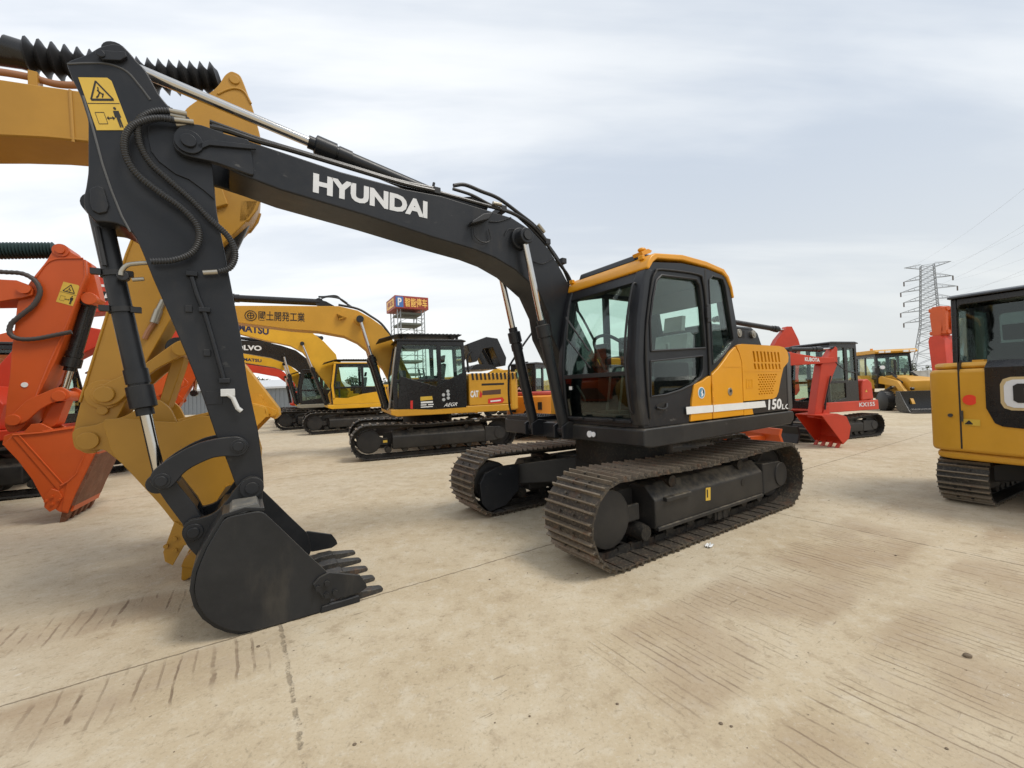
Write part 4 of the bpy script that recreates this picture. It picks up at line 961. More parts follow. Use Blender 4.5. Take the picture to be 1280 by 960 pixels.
O('arm_boss',m,OCHRE,a_,bevel=.006)
m=MB(); m.tube(y3([(3.506,4.327),(3.519,3.876)],-.244),.012,6); m.tube(spline(y3([(3.087,3.827),(3.363,3.883),(3.610,3.915)],-.244),3),.011,6); O('weld_seam',m,OCHRE,b_)
m=MB(); m.tube(spline([(x,-.14,z) for x,z in [(2.796,4.344),(3.057,4.397),(3.242,4.414),(3.387,4.408),(3.540,4.452),(3.699,4.550)]],5),.028,10); pp_=O('boom_pipe',m,COPPER,b_)
m=MB(); q=[(3.261,4.400)][0]; m.box(q[0]-.03,q[0]+.03,-.19,-.08,q[1]-.14,q[1]+.05); O('pipe_clamp',m,OCHRE,pp_,bevel=.006)
cA=[[(2.372,4.554)][0],[(3.149,4.667)][0],[(4.565,4.940)][0]]
m=MB(); m.cyl((cA[0][0],0,cA[0][1]),(cA[1][0],0,cA[1][1]),.105,seg=20); m.cyl((cA[1][0]-.10,0,cA[1][1]+.01),(cA[1][0]+.05,0,cA[1][1]),.115,seg=20); oc_=O('arm_cylinder',m,BLACKP,OC)
m=MB(); N=17; va=Vector((cA[1][0],0,cA[1][1])); vb=Vector((cA[2][0],0,cA[2][1])); P_=[];r_=[]
for i in range(N*4+1):
    P_.append(va.lerp(vb,i/(N*4))); k=i%4; sag=.05*math.sin(math.pi*i/(N*4)); P_[-1]=P_[-1]-Vector((0,0,sag)); r_.append((.085,.12,.155,.11)[k]*(1-.25*math.sin(math.pi*i/(N*4))*0))
m.tube(P_,r_,14); O('cylinder_boot',m,BLACK,oc_,sharp=20)
p0=[(4.767,3.616)][0]; p1=[(4.183,2.121)][0]
cylinder(OC,(p0[0],0,p0[1]),(p1[0],0,p1[1]),.085,.60,.045,'bucket_cylinder',BLACKP,width=.3)
m=MB(); m.prism([(4.721,3.628),(4.903,3.664),(4.872,3.558),(4.799,3.437),(4.702,3.379)],-.2,-.15); m.prism([(4.721,3.628),(4.903,3.664),(4.872,3.558),(4.799,3.437),(4.702,3.379)],.15,.2); O('cylinder_bracket',m,OCHRE,a_,bevel=.01)
m=MB(); m.tube(spline(y3([(4.522,3.516),(4.645,3.555),(4.736,3.605),(4.799,3.583)],-.15),5),.025,8); m.tube(y3([(4.060,2.459),(4.023,2.337)],-.215),.035,10); m.tube(y3([(4.097,2.552),(4.060,2.459)],-.215),.028,10); O('hose_fitting',m,STEEL,a_)
m=MB(); m.tube(spline(y3([(4.023,2.337),(3.981,2.261),(3.951,2.186)],-.215),4),.022,8); O('hydraulic_hose',m,COPPER,a_)
lk=[(3.614,1.696),(3.693,1.785),(3.827,1.861),(3.978,1.969),(4.190,2.165),(4.250,2.182),(4.286,2.130),(4.266,2.045),(4.193,2.007),(4.033,1.902),(3.862,1.716),(3.779,1.612),(3.705,1.580),(3.633,1.611)]
m=MB(); 
for s in (-1,1): m.prism(rp(lk,.05),s*.24-.03,s*.24+.03)
pr2=[[(3.688,1.686)][0],[(4.229,2.095)][0]]
for uv in pr2: m.disc(uv[0],uv[1],-.30,.30,.07,24)
O('rocker_link',m,OCHRE,OC,bevel=.008)
m=MB(); m.prism([(4.154,2.080),(4.247,2.097),(4.206,1.925),(4.089,1.527),(4.025,1.576)],-.14,.14); O('bucket_link',m,OCHRE,OC,bevel=.01)
opl=[(3.734,1.478),(3.818,1.479),(3.945,1.464),(4.103,1.432),(4.224,1.417),(4.327,1.453),(4.444,1.467),(4.625,1.418),(4.761,1.265),(4.813,1.016),(4.786,0.678),(4.665,0.435),(4.464,0.183),(4.358,0.172),(4.281,0.360),(4.089,0.718),(3.910,1.005),(3.788,1.194)]
osk=[(4.224,1.417),(4.444,1.467),(4.625,1.418),(4.761,1.265),(4.813,1.016),(4.786,0.678),(4.665,0.435),(4.464,0.183),(4.334,0.135)]
oer=[(3.472,1.372),(3.512,1.410),(3.624,1.422),(3.698,1.459),(3.805,1.481),(3.893,1.541),(3.973,1.617),(4.053,1.628),(4.133,1.542),(4.178,1.404),(4.281,1.153),(3.926,0.898),(3.739,1.129),(3.667,1.215),(3.549,1.199),(3.485,1.233)]
ol=[(4.300,0.185),(4.229,0.005)]
bucket(OC,rp(opl,.06),osk,.52,ol[0],ol[1],5,OCHRE,OCHRE,rp(oer,.06),.24,cutter=[(4.191,0.557),(4.267,0.487),(4.287,0.398),(4.172,0.180),(4.119,0.227),(4.110,0.312)],yc=0)
m=MB(); ht=[(3.575,1.291)][0]; m.disc(ht[0],ht[1],-.29,.29,.075,24); O('bucket_pin',m,OCHRE,OC,bevel=.006)
m=MB(); m.tube(y3([(4.587,0.820),(4.485,0.616),(4.351,0.402)],-.538),.012,6); O('weld_seam',m,OCHRE,OC)

# ---- orange red machine in the left row
OR=machine('excavator','orange red excavator with dark green ribbed boot and rusty bucket teeth, beside the ochre one',(-9.70,4.37),28,REDOR,BLACKP)
ra=[(3.680,3.888),(3.737,3.861),(3.794,3.788),(3.911,3.720),(3.935,3.641),(3.941,3.467),(3.868,3.170),(3.797,2.934),(3.717,2.643),(3.604,2.243),(3.479,1.907),(3.364,1.599),(3.298,1.360),(3.213,1.257),(3.122,1.253),(3.086,1.354),(3.114,1.699),(3.148,2.024),(3.168,2.351),(3.203,2.681),(3.222,2.902),(3.239,3.068),(3.383,3.379),(3.530,3.642),(3.597,3.809)]
rb=[(3.098,3.329),(3.248,3.332),(3.370,3.277),(3.408,3.214),(3.399,3.135),(3.321,3.096),(3.094,3.026)]
rb=[(.3,1.5),(.1,1.9),(1.0,3.2),(2.0,3.75)]+rb+[(2.2,2.95),(1.4,2.5),(.9,1.7)]
b_,a_=boomset(OR,rb,.24,rp(ra,.06),.19,REDOR)
m=MB(); uv=[(3.678,3.808)][0]; m.disc(uv[0],uv[1],-.205,.205,.09,22); m.disc(uv[0],uv[1],-.225,.225,.05,18)
uv=[(3.330,3.218)][0]; m.disc(uv[0],uv[1],-.28,.28,.07,20)
m.tube(spline(y3([(3.423,3.394),(3.529,3.597),(3.627,3.676),(3.793,3.707),(3.911,3.720)],-.193),4),.012,6); m.tube(y3([(3.928,3.699),(3.932,3.466),(3.824,3.074),(3.710,2.700),(3.539,2.186),(3.364,1.610)],-.193),.014,6); O('arm_boss',m,REDOR,a_)
uv=[(3.291,1.900)][0]; m=MB(); m.disc(uv[0],uv[1],-.20,.20,.035,14); O('grease_cap',m,WHITE,a_)
m=MB(); m.prism([(3.882,3.743),(3.951,3.692),(3.999,3.436),(4.047,3.154),(4.001,3.080),(3.906,3.097),(3.836,3.011)],-.05,.15); uv=[(3.950,3.148)][0]; m.disc(uv[0],uv[1],-.16,.16,.09,20); O('cylinder_bracket',m,REDOR,a_,bevel=.008)
hazard_sticker(a_,[(p[0],-.1935,p[1]) for p in [(3.696,3.363),(3.870,3.321),(3.798,3.014),(3.618,3.071)]])
p0=[(3.919,3.142)][0]; p1=[(3.595,1.735)][0]; cylinder(OR,(p0[0],0,p0[1]),(p1[0],0,p1[1]),.085,.62,.045,'bucket_cylinder',BLACKP,width=.26)
cA=[[(2.150,3.654)][0],[(2.561,3.716)][0],[(3.562,3.852)][0]]
m=MB(); m.cyl((cA[0][0],0,cA[0][1]),(cA[1][0],0,cA[1][1]),.10,seg=18); oc_=O('arm_cylinder',m,BLACKP,OR)
va=Vector((cA[1][0],0,cA[1][1])); vb=Vector((cA[2][0],0,cA[2][1])); P_=[];r_=[]
for i in range(59): P_.append(va.lerp(vb,i/58)); r_.append(.118 if i%2 else .090)
m=MB(); m.tube(P_,r_,14); O('cylinder_boot',m,DKGREEN,oc_)
m=MB(); ribbed(m,y3([(2.936,3.443),(3.120,3.429),(3.310,3.426),(3.433,3.337),(3.478,3.184),(3.412,3.000),(3.286,2.848),(3.193,2.723),(3.183,2.591),(3.266,2.528),(3.421,2.532),(3.630,2.593),(3.795,2.644)],-.24),.032,.05,.15); O('corrugated_hose',m,plain('grey brown hose',(.06,.05,.045),.6),a_)
lk=[(3.168,1.480),(3.330,1.690),(3.544,1.815),(3.658,1.867),(3.738,1.808),(3.770,1.716),(3.703,1.673),(3.573,1.645),(3.445,1.551),(3.318,1.394),(3.226,1.356)]
m=MB()
for s in (-1,1): m.prism(rp(lk,.05),s*.22-.025,s*.22+.025)
for uv in ([(3.197,1.423)][0],[(3.647,1.732)][0]): m.disc(uv[0],uv[1],-.265,.265,.075,22)
O('rocker_link',m,REDOR,OR,bevel=.006)
m=MB(); m.prism([(3.564,1.713),(3.679,1.685),(3.574,1.336),(3.435,1.233),(3.413,1.347)],-.12,.12); O('bucket_link',m,REDOR,OR,bevel=.008)
opl=[(3.189,1.114),(3.285,1.231),(3.545,1.242),(3.866,1.282),(4.085,1.210),(4.124,1.038),(4.080,0.907),(3.867,0.369),(3.783,0.120),(3.705,0.155),(3.561,0.307),(3.453,0.622),(3.324,0.891)]
osk=[(3.545,1.242),(3.866,1.282),(4.085,1.210),(4.124,1.038),(4.080,0.907),(3.867,0.369),(3.799,0.139)]
OB=bucket(OR,opl,osk,.46,*[(3.852,0.415),(3.686,-0.058)],5,REDOR,RUSTY,[(3.278,1.242),(3.356,1.357),(3.450,1.361),(3.560,1.275),(3.755,1.215),(3.669,0.995),(3.351,1.026),(3.079,1.096),(3.096,1.213),(3.171,1.250)],.2,[(4.080,0.907),(3.867,0.369),(3.817,0.223)],cutter=[(3.578,0.395),(3.640,0.482),(3.717,0.439),(3.747,0.347),(3.682,0.206),(3.620,0.174),(3.568,0.247)],yc=0.)

m=MB(); m.prism([(3.277,1.221),(3.343,1.226),(3.758,0.516),(3.702,0.447)],-.486,-.472); m.prism([(3.982,0.929),(4.072,0.908),(3.867,0.380),(3.784,0.141),(3.729,0.172),(3.790,0.544),(3.880,0.653)],-.488,-.472); O('edge_strip',m,REDOR,OB,bevel=.004)
m=MB(); m.tube(y3([(3.982,0.929),(3.888,0.652),(3.798,0.554),(3.727,0.509)],-.489),.012,6); m.tube(y3([(3.343,1.226),(3.758,0.516)],-.487),.009,6); m.tube(y3([(3.285,1.231),(3.553,1.241),(3.866,1.282)],-.487),.010,6); O('weld_seam',m,REDOR,OB)
# ---- red machine with white lettering further along the left row
SA=machine('excavator','red excavator behind the orange red arm, white stripe and lettering along its boom',(-10.3,8.0),28,RED,BLACKP)
sb=[(1.126,4.172),(1.595,4.233),(2.088,4.264),(2.608,4.244),(3.084,4.110),(3.146,3.669),(2.865,3.529),(2.332,3.568),(2.012,3.533),(1.582,3.459),(1.113,3.354)]
sb=[(.3,1.5),(.1,1.9),(1.0,3.3),(2.0,3.75)]+sb+[(2.2,3.05),(1.4,2.5),(.9,1.7)]
sa_=[(3.372,4.690),(3.530,4.524),(3.581,4.163),(3.512,3.700),(3.411,3.059),(3.176,2.157),(3.039,1.626),(2.898,1.544),(2.818,1.723),(2.701,2.688),(2.660,3.387),(2.724,3.916),(3.080,4.390)]
b_,a_=boomset(SA,sb,.24,sa_,.19,RED)
k=[(1.737,4.081),(2.085,4.095),(2.084,4.044),(1.736,4.031)]; quad(b_,'boom_stripe',y3(k,-.245),WHITE)
k=[(1.710,3.930),(2.470,3.973),(2.466,3.783),(1.707,3.731)]; quad(b_,'boom_band',y3(k,-.2445),INK)
k=[(1.891,3.769),(2.207,3.791),(1.894,3.894)]; side_text(b_,'boom_lettering','SANY',k[0],k[1],k[2],-.247,WHITE,.04)
std_bucket(SA,[(2.916,1.630)][0],R(200),1.05,.55,REDOR,RUSTY,mir=True)
m=MB(); m.box(2.3,3.2,-1.0,.9,.05,.9); 
p0=[(1.454,4.164)][0]; p1=[(1.731,2.273)][0]
RB=machine('excavator','red orange excavator furthest along the left row, seen past the ochre arm',(-13.2,9.6),28,REDOR,BLACKP)
boomset(RB,[(.3,1.5),(.1,1.9),(1.0,3.3),(2.0,3.7),(4.9,3.1),(5.0,2.8),(4.8,2.7),(2.2,3.0),(1.4,2.5),(.9,1.7)],.24,[(5.2,3.5),(5.3,3.2),(5.0,2.6),(4.3,1.2),(4.15,1.15),(4.1,1.3),(4.6,2.9),(4.9,3.5)],.19,REDOR)
std_bucket(RB,(4.2,1.25),R(200),1.05,.55,REDOR,RUSTY,mir=True)
cylinder(RB,(4.95,0,3.2),(4.75,0,1.8),.08,.6,.045,'bucket_cylinder',BLACKP)

# ---- black and yellow machine parked in the row across the yard
CA=machine('excavator','yellow excavator with black cab, red emblem and raised engine cover, nearest in the far row',(-2.45,11.98),202,CATY,BLACKP,a=1.68,r=.44,n=52,cabx=(-.80,1.06),cabz=2.96,deckf=1.15,rear=-2.5,hood=2.06,visor=True,glass=GLASS,vents=False)
cb=[(4.608,3.846),(3.711,3.884),(2.770,3.914),(2.276,3.935),(1.807,3.837),(1.490,3.656),(1.208,3.447),(0.986,3.168),(0.806,2.819)]
cbb=[(1.181,2.253),(1.380,2.515),(1.545,2.730),(1.832,2.985),(2.162,3.150),(2.788,3.264),(3.407,3.301),(4.568,3.442)]
tipx=cb[0][0]
cb=[(tipx+1.0,cb[0][1]-.12),(tipx+.5,cb[0][1]-.02)]+cb+[(.55,2.2),(.30,1.7),(.35,1.45),(.6,1.4),(.95,1.75)]+cbb+[(tipx+1.05,cbb[-1][1]+.0)]
t0=[(3.836,1.224)][0]; r0=[(4.136,1.593)][0]; w0=[(4.420,2.402),(3.729,1.318),(3.715,1.158),(3.805,1.063),(3.942,1.131)]
cp_=(tipx+.95,cb[0][1]-.12)
ca=[(cp_[0]+.35,cp_[1]+.55),(cp_[0]+.2,cp_[1]+.62),(cp_[0]-.05,cp_[1]+.25)]+w0+[(r0[0]+.28,r0[1]-.12),(cp_[0]+.45,cp_[1]-.5),(cp_[0]+.48,cp_[1]+.1)]
b_,a_=boomset(CA,cb,.25,ca,.19,CATY)
m=MB(); m.disc(r0[0],r0[1],-.23,.23,.085,20); m.disc(t0[0],t0[1],-.23,.23,.085,20); O('arm_pin',m,CATY,a_,bevel=.006)
std_bucket(CA,t0,R(80),1.05,.55,CATY,CATY)
m=MB(); m.prism([(t0[0]+.05,t0[1]-.02),(r0[0]+.55,r0[1]-.3),(r0[0]+.6,r0[1]-.2),(r0[0],r0[1]+.1)],-.28,.28); O('rocker_link',m,CATY,CA)
p0=[(2.741,4.060)][0]; p1=[(4.519,4.108)][0]
cylinder(CA,(p0[0],0,p0[1]),(cp_[0]+.25,0,cp_[1]+.48),.088,.62,.05,'arm_cylinder',BLACKP)
pb=[(1.760,3.579)][0]; pe=(1.15,1.25)
for s in (-1,1): cylinder(CA,(pe[0],s*.40,pe[1]),(pb[0],s*.40,pb[1]),.08,.52,.045,'boom_cylinder',BLACKP,width=.14)
m=MB(); m.disc(pb[0],pb[1],-.36,.36,.13,24); m.prism([(2.320,3.732),(2.267,3.566),(2.090,3.635),(2.285,3.587)],.25,.33); O('cylinder_boss',m,CATY,b_)
m=MB(); m.tube(spline(y3([(2.752,4.185),(2.619,4.192),(2.328,4.228),(2.174,4.107),(1.941,3.946)],.1),5),.025,8); m.tube(spline(y3([(2.678,4.126),(2.523,4.175),(2.252,4.146),(2.058,4.027)],.2),5),.022,8); m.tube(spline(y3([(2.275,3.976),(1.804,3.890),(1.485,3.708),(1.202,3.499),(0.940,3.131)],.2),4),.03,8); m.prism([(2.740,3.934),(2.697,4.104),(2.565,4.068),(2.374,3.960)],-.12,.12); O('boom_hose',m,BLACK,b_)
k=[(4.099,3.504),(3.077,3.493),(4.093,3.740)]; side_text(b_,'boom_lettering','國土開発工業',k[0],k[1],k[2],.2535,INK,.012)
k=[(4.257,3.617)][0]; m=MB(); m.tube([(k[0]+.12*math.cos(i*.262),.254,k[1]+.12*math.sin(i*.262)) for i in range(25)],.010,6,False); m.tube([(k[0]+.07*math.cos(i*.262),.254,k[1]+.07*math.sin(i*.262)) for i in range(25)],.010,6,False); m.box(k[0]-.07,k[0]+.07,.252,.256,k[1]-.008,k[1]+.008); m.box(k[0]-.008,k[0]+.008,.252,.256,k[1]-.07,k[1]+.07); O('round_emblem',m,INK,b_)
# black lower door, decals
m=MB(); m.prism([(0.987,1.217),(0.904,2.027),(0.016,1.742),(-0.803,2.139),(-0.769,1.171),(0.137,1.154)],1.365,1.385); dp=O('lower_door',m,BLACKP,CA,bevel=.006)
def decal(par,nm,uv,y,mat): return quad(par,nm,[(p[0],y,p[1]) for p in uv],mat)
decal(dp,'yellow_label',[(0.420,1.491),(0.126,1.500),(0.109,1.407),(0.423,1.390)],1.3875,STICKY)
decal(dp,'red_label',[(0.670,1.401),(0.611,1.408),(0.618,1.198),(0.677,1.201)],1.3875,REDINK)
m=MB()
for i,(u0,u1,v) in enumerate(((526,541,503.2),(526,542,506),(526,541,508.4))):
    pass
for pts in ([(0.414,1.366),(0.110,1.373),(0.111,1.328),(0.415,1.321)],[(0.416,1.297),(0.275,1.299),(0.276,1.270),(0.417,1.269)],[(0.234,1.299),(0.092,1.300),(0.093,1.272),(0.235,1.270)],[(0.418,1.241),(0.114,1.246),(0.115,1.222),(0.418,1.216)]): m.add([(p[0],1.3875,p[1]) for p in pts],[(0,1,2,3)])
O('small_print',m,WHITE,dp)
m=MB()
for uv in [(-0.170,1.519),(-0.172,1.396),(-0.288,1.608),(-0.296,1.525),(-0.293,1.432)]: m.cyl((uv[0],1.385,uv[1]),(uv[0],1.3885,uv[1]),.042,seg=16)
O('round_label',m,plain('grey label',(.45,.47,.47),.5),dp)
k=[(-0.164,1.210),(-0.512,1.219),(-0.188,1.302)]; side_text(dp,'door_lettering','AEGR',k[0],k[1],k[2],1.3875,WHITE,.01,.07)
k=[(-0.893,1.418),(-1.114,1.424),(-0.899,1.598)]; side_text(CA,'side_lettering','CAT',k[0],k[1],k[2],1.3645,WHITE,.05)
decal(CA,'red_emblem',[(-1.136,1.408),(-1.176,1.595),(-1.229,1.501),(-1.199,1.410)],1.3625,REDINK)
decal(CA,'model_plate',[(-1.232,1.586),(-1.759,1.612),(-1.754,1.481),(-1.228,1.469)],1.3625,plain('brown plate',(.10,.05,.03),.5))
k=decal(CA,'red_tag',[(-1.382,1.366),(-1.797,1.393),(-1.853,1.314),(-1.792,1.240),(-1.377,1.237)],1.3625,REDINK)
m=MB(); m.add([(p[0],1.364,p[1]) for p in [(-1.448,1.314),(-1.748,1.331),(-1.747,1.292),(-1.447,1.275)]],[(0,1,2,3)]); O('tag_print',m,WHITE,k)
decal(CA,'vent_strip',[(-1.216,1.780),(-1.858,1.784),(-1.856,1.729),(-1.214,1.726)],1.3625,INK)
m=MB()
for i in range(14):
    va_,vb_=[(-0.937,2.063),(-0.953,1.883)]; x0=va_[0]-i*.115; m.prism([(x0,va_[1]),(x0-.055,va_[1]),(x0-.075,vb_[1]),(x0-.02,vb_[1])],1.362,1.368)
O('side_vents',m,INK,CA)
# raised engine cover behind the cab
hp=[(-0.987,2.892),(-1.553,3.099),(-1.886,3.058),(-2.134,2.511),(-2.101,2.282),(-1.954,2.261),(-1.733,2.807),(-1.446,2.761),(-1.246,2.403),(-1.108,2.404)]
m=MB(); m.prism(hp,.35,.9); m.prism(hp,-.9,-.6); 
for s in (-.55,.0,.3): m.prism([(-1.456,3.030),(-1.739,2.966),(-2.053,2.305),(-1.954,2.261),(-1.639,2.852)],s,s+.05)
O('raised_engine_cover',m,BLACKP,CA,bevel=.01)
m=MB(); m.prism([(-1.054,2.183),(-1.173,2.292),(-1.267,2.336),(-1.691,2.309),(-1.855,2.194)],-.6,.9); m.tube(spline([(-1.0,.9,2.1),(-.98,.9,2.5),(-1.1,.9,2.7)],4),.03,8); O('engine_top',m,BLACKP,CA)
m=MB(); m.tube([(1.22,1.30,1.2),(1.18,1.36,1.25),(1.05,1.36,2.3),(.98,1.36,2.75)],.02,8); O('grab_rail',m,STEEL,CA)
m=MB()
for x in (1.3,.5,-1.1): m.box(x-.05,x+.05,1.318,1.322,.40,.46)
O('frame_sticker',m,STICKY,CA)
m=MB(); m.prism([(-1.2,.86),(-.95,.86),(-1.02,.78),(-1.13,.78)],1.18,1.3); O('step_bracket',m,WHITE,CA)

# ---- four more in the far row
def rowmate(name,label,loc,body,cab,bmat,boom_t,boom_b,letter,k,lm,roofmat=None,bold=.04,bucketmat=None,**kw):
    t=machine(name,label,loc,207,body,cab,deckf=1.2,rear=-2.4,roofmat=roofmat,**kw)
    tx=boom_t[0][0]
    poly=[(tx+.6,boom_t[0][1]-.12)]+boom_t+[(.55,2.2),(.25,1.75),(.35,1.45),(.6,1.4),(.95,1.8)]+boom_b+[(tx+.6,boom_b[-1][1]+.02)]
    px,pz=tx+.5,boom_t[0][1]-.25
    b,a=boomset(t,poly,.25,[(px+.35,pz+.55),(px+.2,pz+.62),(px-.05,pz+.2),(px-.75,pz-1.9),(px-.72,pz-2.05),(px-.6,pz-2.05),(px+.25,pz-.5),(px+.45,pz+.1)],.19,bmat)
    std_bucket(t,(px-.68,pz-1.97),R(80),1.05,.55,bucketmat or bmat,RUSTG)
    if letter: side_text(b,'boom_lettering',letter,k[0],k[1],k[2],.2535,lm,bold)
    mid=boom_b[max(0,len(boom_b)//2-1)]
    for s in (-1,1): cylinder(t,(1.2,s*.36,1.25),(mid[0],s*.36,mid[1]+.35),.075,.55,.045,'boom_cylinder',BLACKP,width=.14)
    e=boom_t[len(boom_t)//2]
    cylinder(t,(e[0]+.1,0,e[1]+.18),(px+.25,0,pz+.5),.08,.6,.045,'arm_cylinder',BLACKP)
    return t
rowmate('excavator','bright yellow excavator with yellow cab under a black visor, beside the yellow and black one',(-7.3,19.3),KOMY,BLACKP,KOMY,[(4.894,4.963),(3.213,4.773),(1.852,4.513),(1.226,4.000),(0.749,3.434),(0.605,2.641)],[(1.582,2.724),(1.794,3.112),(2.096,3.530),(2.550,3.801),(3.522,4.021),(4.393,4.264),(4.908,4.346)],'KOMATSU',[(4.933,4.443),(3.343,4.227),(4.926,4.751)],NAVY,visor=True,cabz=3.0,cabx=(-.95,1.0),roofmat=KOMY); KOm=bpy.data.objects['excavator.006']
m=MB(); m.prism([(-.95,1.205),(1.0,1.205),(1.02,1.50),(.45,1.46),(-.2,1.62),(-.95,1.72)],1.362,1.378); m.prism([(-.98,1.7),(-.86,1.7),(-.84,2.93),(-.94,2.93)],1.362,1.378); m.prism([(1.0,1.4),(1.06,2.0),(.93,2.93),(.85,2.93),(.97,2.0),(.92,1.45)],1.362,1.378); O('cab_panel',m,KOMY,KOm,bevel=.006)
rowmate('excavator','excavator with black boom and white lettering, between two bright yellow ones in the far row',(-10.05,22.1),plain('pale grey paint',(.30,.28,.22),.5),BLACKP,BLACKP,[(4.164,4.469),(3.615,4.443),(2.579,4.386),(1.818,4.200),(1.178,3.964),(0.711,3.555),(0.385,3.180)],[(0.953,2.772),(1.274,3.063),(1.733,3.350),(2.323,3.591),(3.498,3.822),(4.176,3.931)],'VOLVO',[(4.047,3.971),(2.692,3.928),(4.041,4.222)],WHITE)
rowmate('excavator','smaller looking bright yellow excavator behind the black boomed one in the far row',(-11.8,25.3),KOMY,BLACKP,KOMY,[(4.467,4.241),(3.760,4.113),(2.405,3.892),(1.604,3.567),(0.993,3.046),(0.795,2.569)],[(1.140,2.247),(1.419,2.723),(1.737,3.148),(2.219,3.338),(3.696,3.619),(4.477,3.798)],'KOMATSU',[(4.144,3.754),(2.847,3.617),(4.140,3.932)],NAVY,visor=True)
rowmate('excavator','red excavator at the far end of the far row, boom just below the yellow one',(-13.8,28.5),RED,RED,RED,[(4.375,3.944),(3.696,3.790),(1.879,3.467),(1.514,3.252),(1.198,2.822),(1.020,2.445)],[(1.263,2.133),(1.439,2.562),(1.892,2.941),(3.099,3.220),(4.388,3.389)],None,None,None)

# ---- yellow mini machine at the right edge, seen from behind
MC=thing('mini_excavator','yellow mini excavator seen from behind, red dot beside its black lettered rear panel','excavator',(7.0,5.0,0),28)
undercarriage(MC,1.05,.31,1.05,.45,40,True,TRACKBG,sag=.03,bodyz=.62)
body=[(-1.30,1.09),(-1.38,.97),(-1.40,.80),(-1.46,.50),(-1.50,.2),(-1.51,0),(-1.50,-.2),(-1.46,-.5),(-1.40,-.8),(-1.30,-1.05),(.9,-1.05),(.9,-.06),(-1.02,-.06),(-1.02,.97),(.2,.97),(.2,1.09)]
m=MB(); m.prism(body,.66,1.66,'z'); 
MCB=O('counterweight',m,CATY,MC,bevel=.05,seg=4)
m=MB(); m.prism([(-1.28,1.05),(-1.36,.9),(-1.42,.4),(-1.42,-.4),(-1.30,-1.02),(.88,-1.02),(.88,1.05)],.56,.66,'z'); O('lower_skirt',m,CATY,MC,bevel=.04,seg=3)
m=MB(); m.prism([(-1.20,1.07),(-1.34,.94),(-1.30,.42),(-1.0,.40),(-.2,1.07)],1.662,1.74,'z'); O('side_cover',m,CATY,MC,bevel=.04,seg=3)
pb_=[(.565,1.742),(.53,1.25),(.50,1.08),(.42,1.00),(.30,.975),(-.6,.975),(-.6,1.742)]
def rearx(y): 
    for (a,b) in zip(body[:10],body[1:10]):
        if b[1]<=y<=a[1]: return a[0]+(b[0]-a[0])*(y-a[1])/(b[1]-a[1])
    return -1.3
def rear_quad(par,nm,pts,mat,off=.006):
    ys=sorted(set([p[0] for p in pts])); 
    return O(nm,MB().add([(rearx(y)-off,y,z) for y,z in pts],[tuple(range(len(pts)))]),mat,par)
m=MB()
ptop=[(.56,1.0),(.5,1.0),(.2,1.0),(0,1.0),(-.2,1.0),(-.5,1.0),(-.6,1.0)]
for (ya,za),(yb,zb_) in zip([(.565,1.20),(.50,1.03),(.44,.995),(.2,.975),(0,.975),(-.2,.975),(-.5,.975)],[(.50,1.03),(.44,.995),(.2,.975),(0,.975),(-.2,.975),(-.5,.975),(-.7,.975)]):
    m.add([(rearx(ya)-.012,ya,za),(rearx(yb)-.012,yb,zb_),(rearx(yb)-.012,yb,1.665),(rearx(ya)-.012,ya,1.665),(rearx(ya)+.1,ya,za),(rearx(yb)+.1,yb,zb_),(rearx(yb)+.1,yb,1.74),(rearx(ya)+.1,ya,1.74)],[(0,1,2,3),(3,2,6,7),(0,4,5,1),(0,3,7,4),(1,5,6,2)])
rp_=O('rear_panel',m,BLACKP,MC)
def curved_plate(y0,y1,z0,z1,ch,off,nm,mat,par):
    ys=[y1,y1-ch*.3,y1-ch]+[y for y in (.2,0,-.2) if y0+ch<y<y1-ch]+[y0+ch,y0+ch*.3,y0]; k=MB(); lo=[]
    for i,y in enumerate(ys):
        e=min(i,len(ys)-1-i); g_=(ch,ch*.3,0)[min(e,2)]; x=rearx(y)-off; lo.append(len(k.v)); k.v+=[(x,y,z0+g_),(x,y,z1-g_),(x+.012,y,z1-g_),(x+.012,y,z0+g_)]
    for p,q in zip(lo,lo[1:]):
        for j in range(4): k.f.append((p+j,p+(j+1)%4,q+(j+1)%4,q+j))
    k.f+=[(0,1,2,3),(lo[-1]+3,lo[-1]+2,lo[-1]+1,lo[-1])]
    return O(nm,k,mat,par)
curved_plate(-.57,.445,1.18,1.55,.08,.018,'logo_rim',plain('gold rim',(.55,.42,.22),.4),rp_)
curved_plate(-.54,.415,1.21,1.52,.07,.026,'logo_plate',LETTER,rp_)
m=MB(); m.add([(0,.345-.23*u,1.265+.21*v) for u,v in [(.14,0),(.86,0),(1,.12),(1,.36),(.66,.36),(.66,.25),(.36,.25),(.36,.75),(.66,.75),(.66,.64),(1,.64),(1,.88),(.86,1),(.14,1),(0,.88),(0,.12)]],[tuple(range(16))]); text(rp_,'','AT',(0,.08,1.27),(0,-.45,1.27),(0,.08,1.47),INK,.03,mb=m); m.v=[(rearx(v[1])-.034,v[1],v[2]) for v in m.v]; O('rear_lettering',m,INK,rp_)
m=MB(); m.cyl((rearx(.7)-.004,.70,1.29),(rearx(.7)-.010,.70,1.29),.062,seg=24); O('red_dot',m,plain('red dot',(.75,.04,.01),.5),MCB)
k=[(rearx(y)-.008,y,z) for y,z in ((.765,1.065),(.62,1.06),(.62,.985),(.765,.99))]; q=quad(MCB,'warning_sticker',k,STICKY)
m=MB(); x_=rearx(.7)-.011; m.add([(x_,.755,1.0),(x_,.715,1.05),(x_,.675,1.0)],[(0,1,2)]); m.add([(x_,.665,1.02),(x_,.635,1.02),(x_,.635,1.035),(x_,.665,1.035)],[(0,1,2,3)]); O('warning_symbol',m,INK,q)
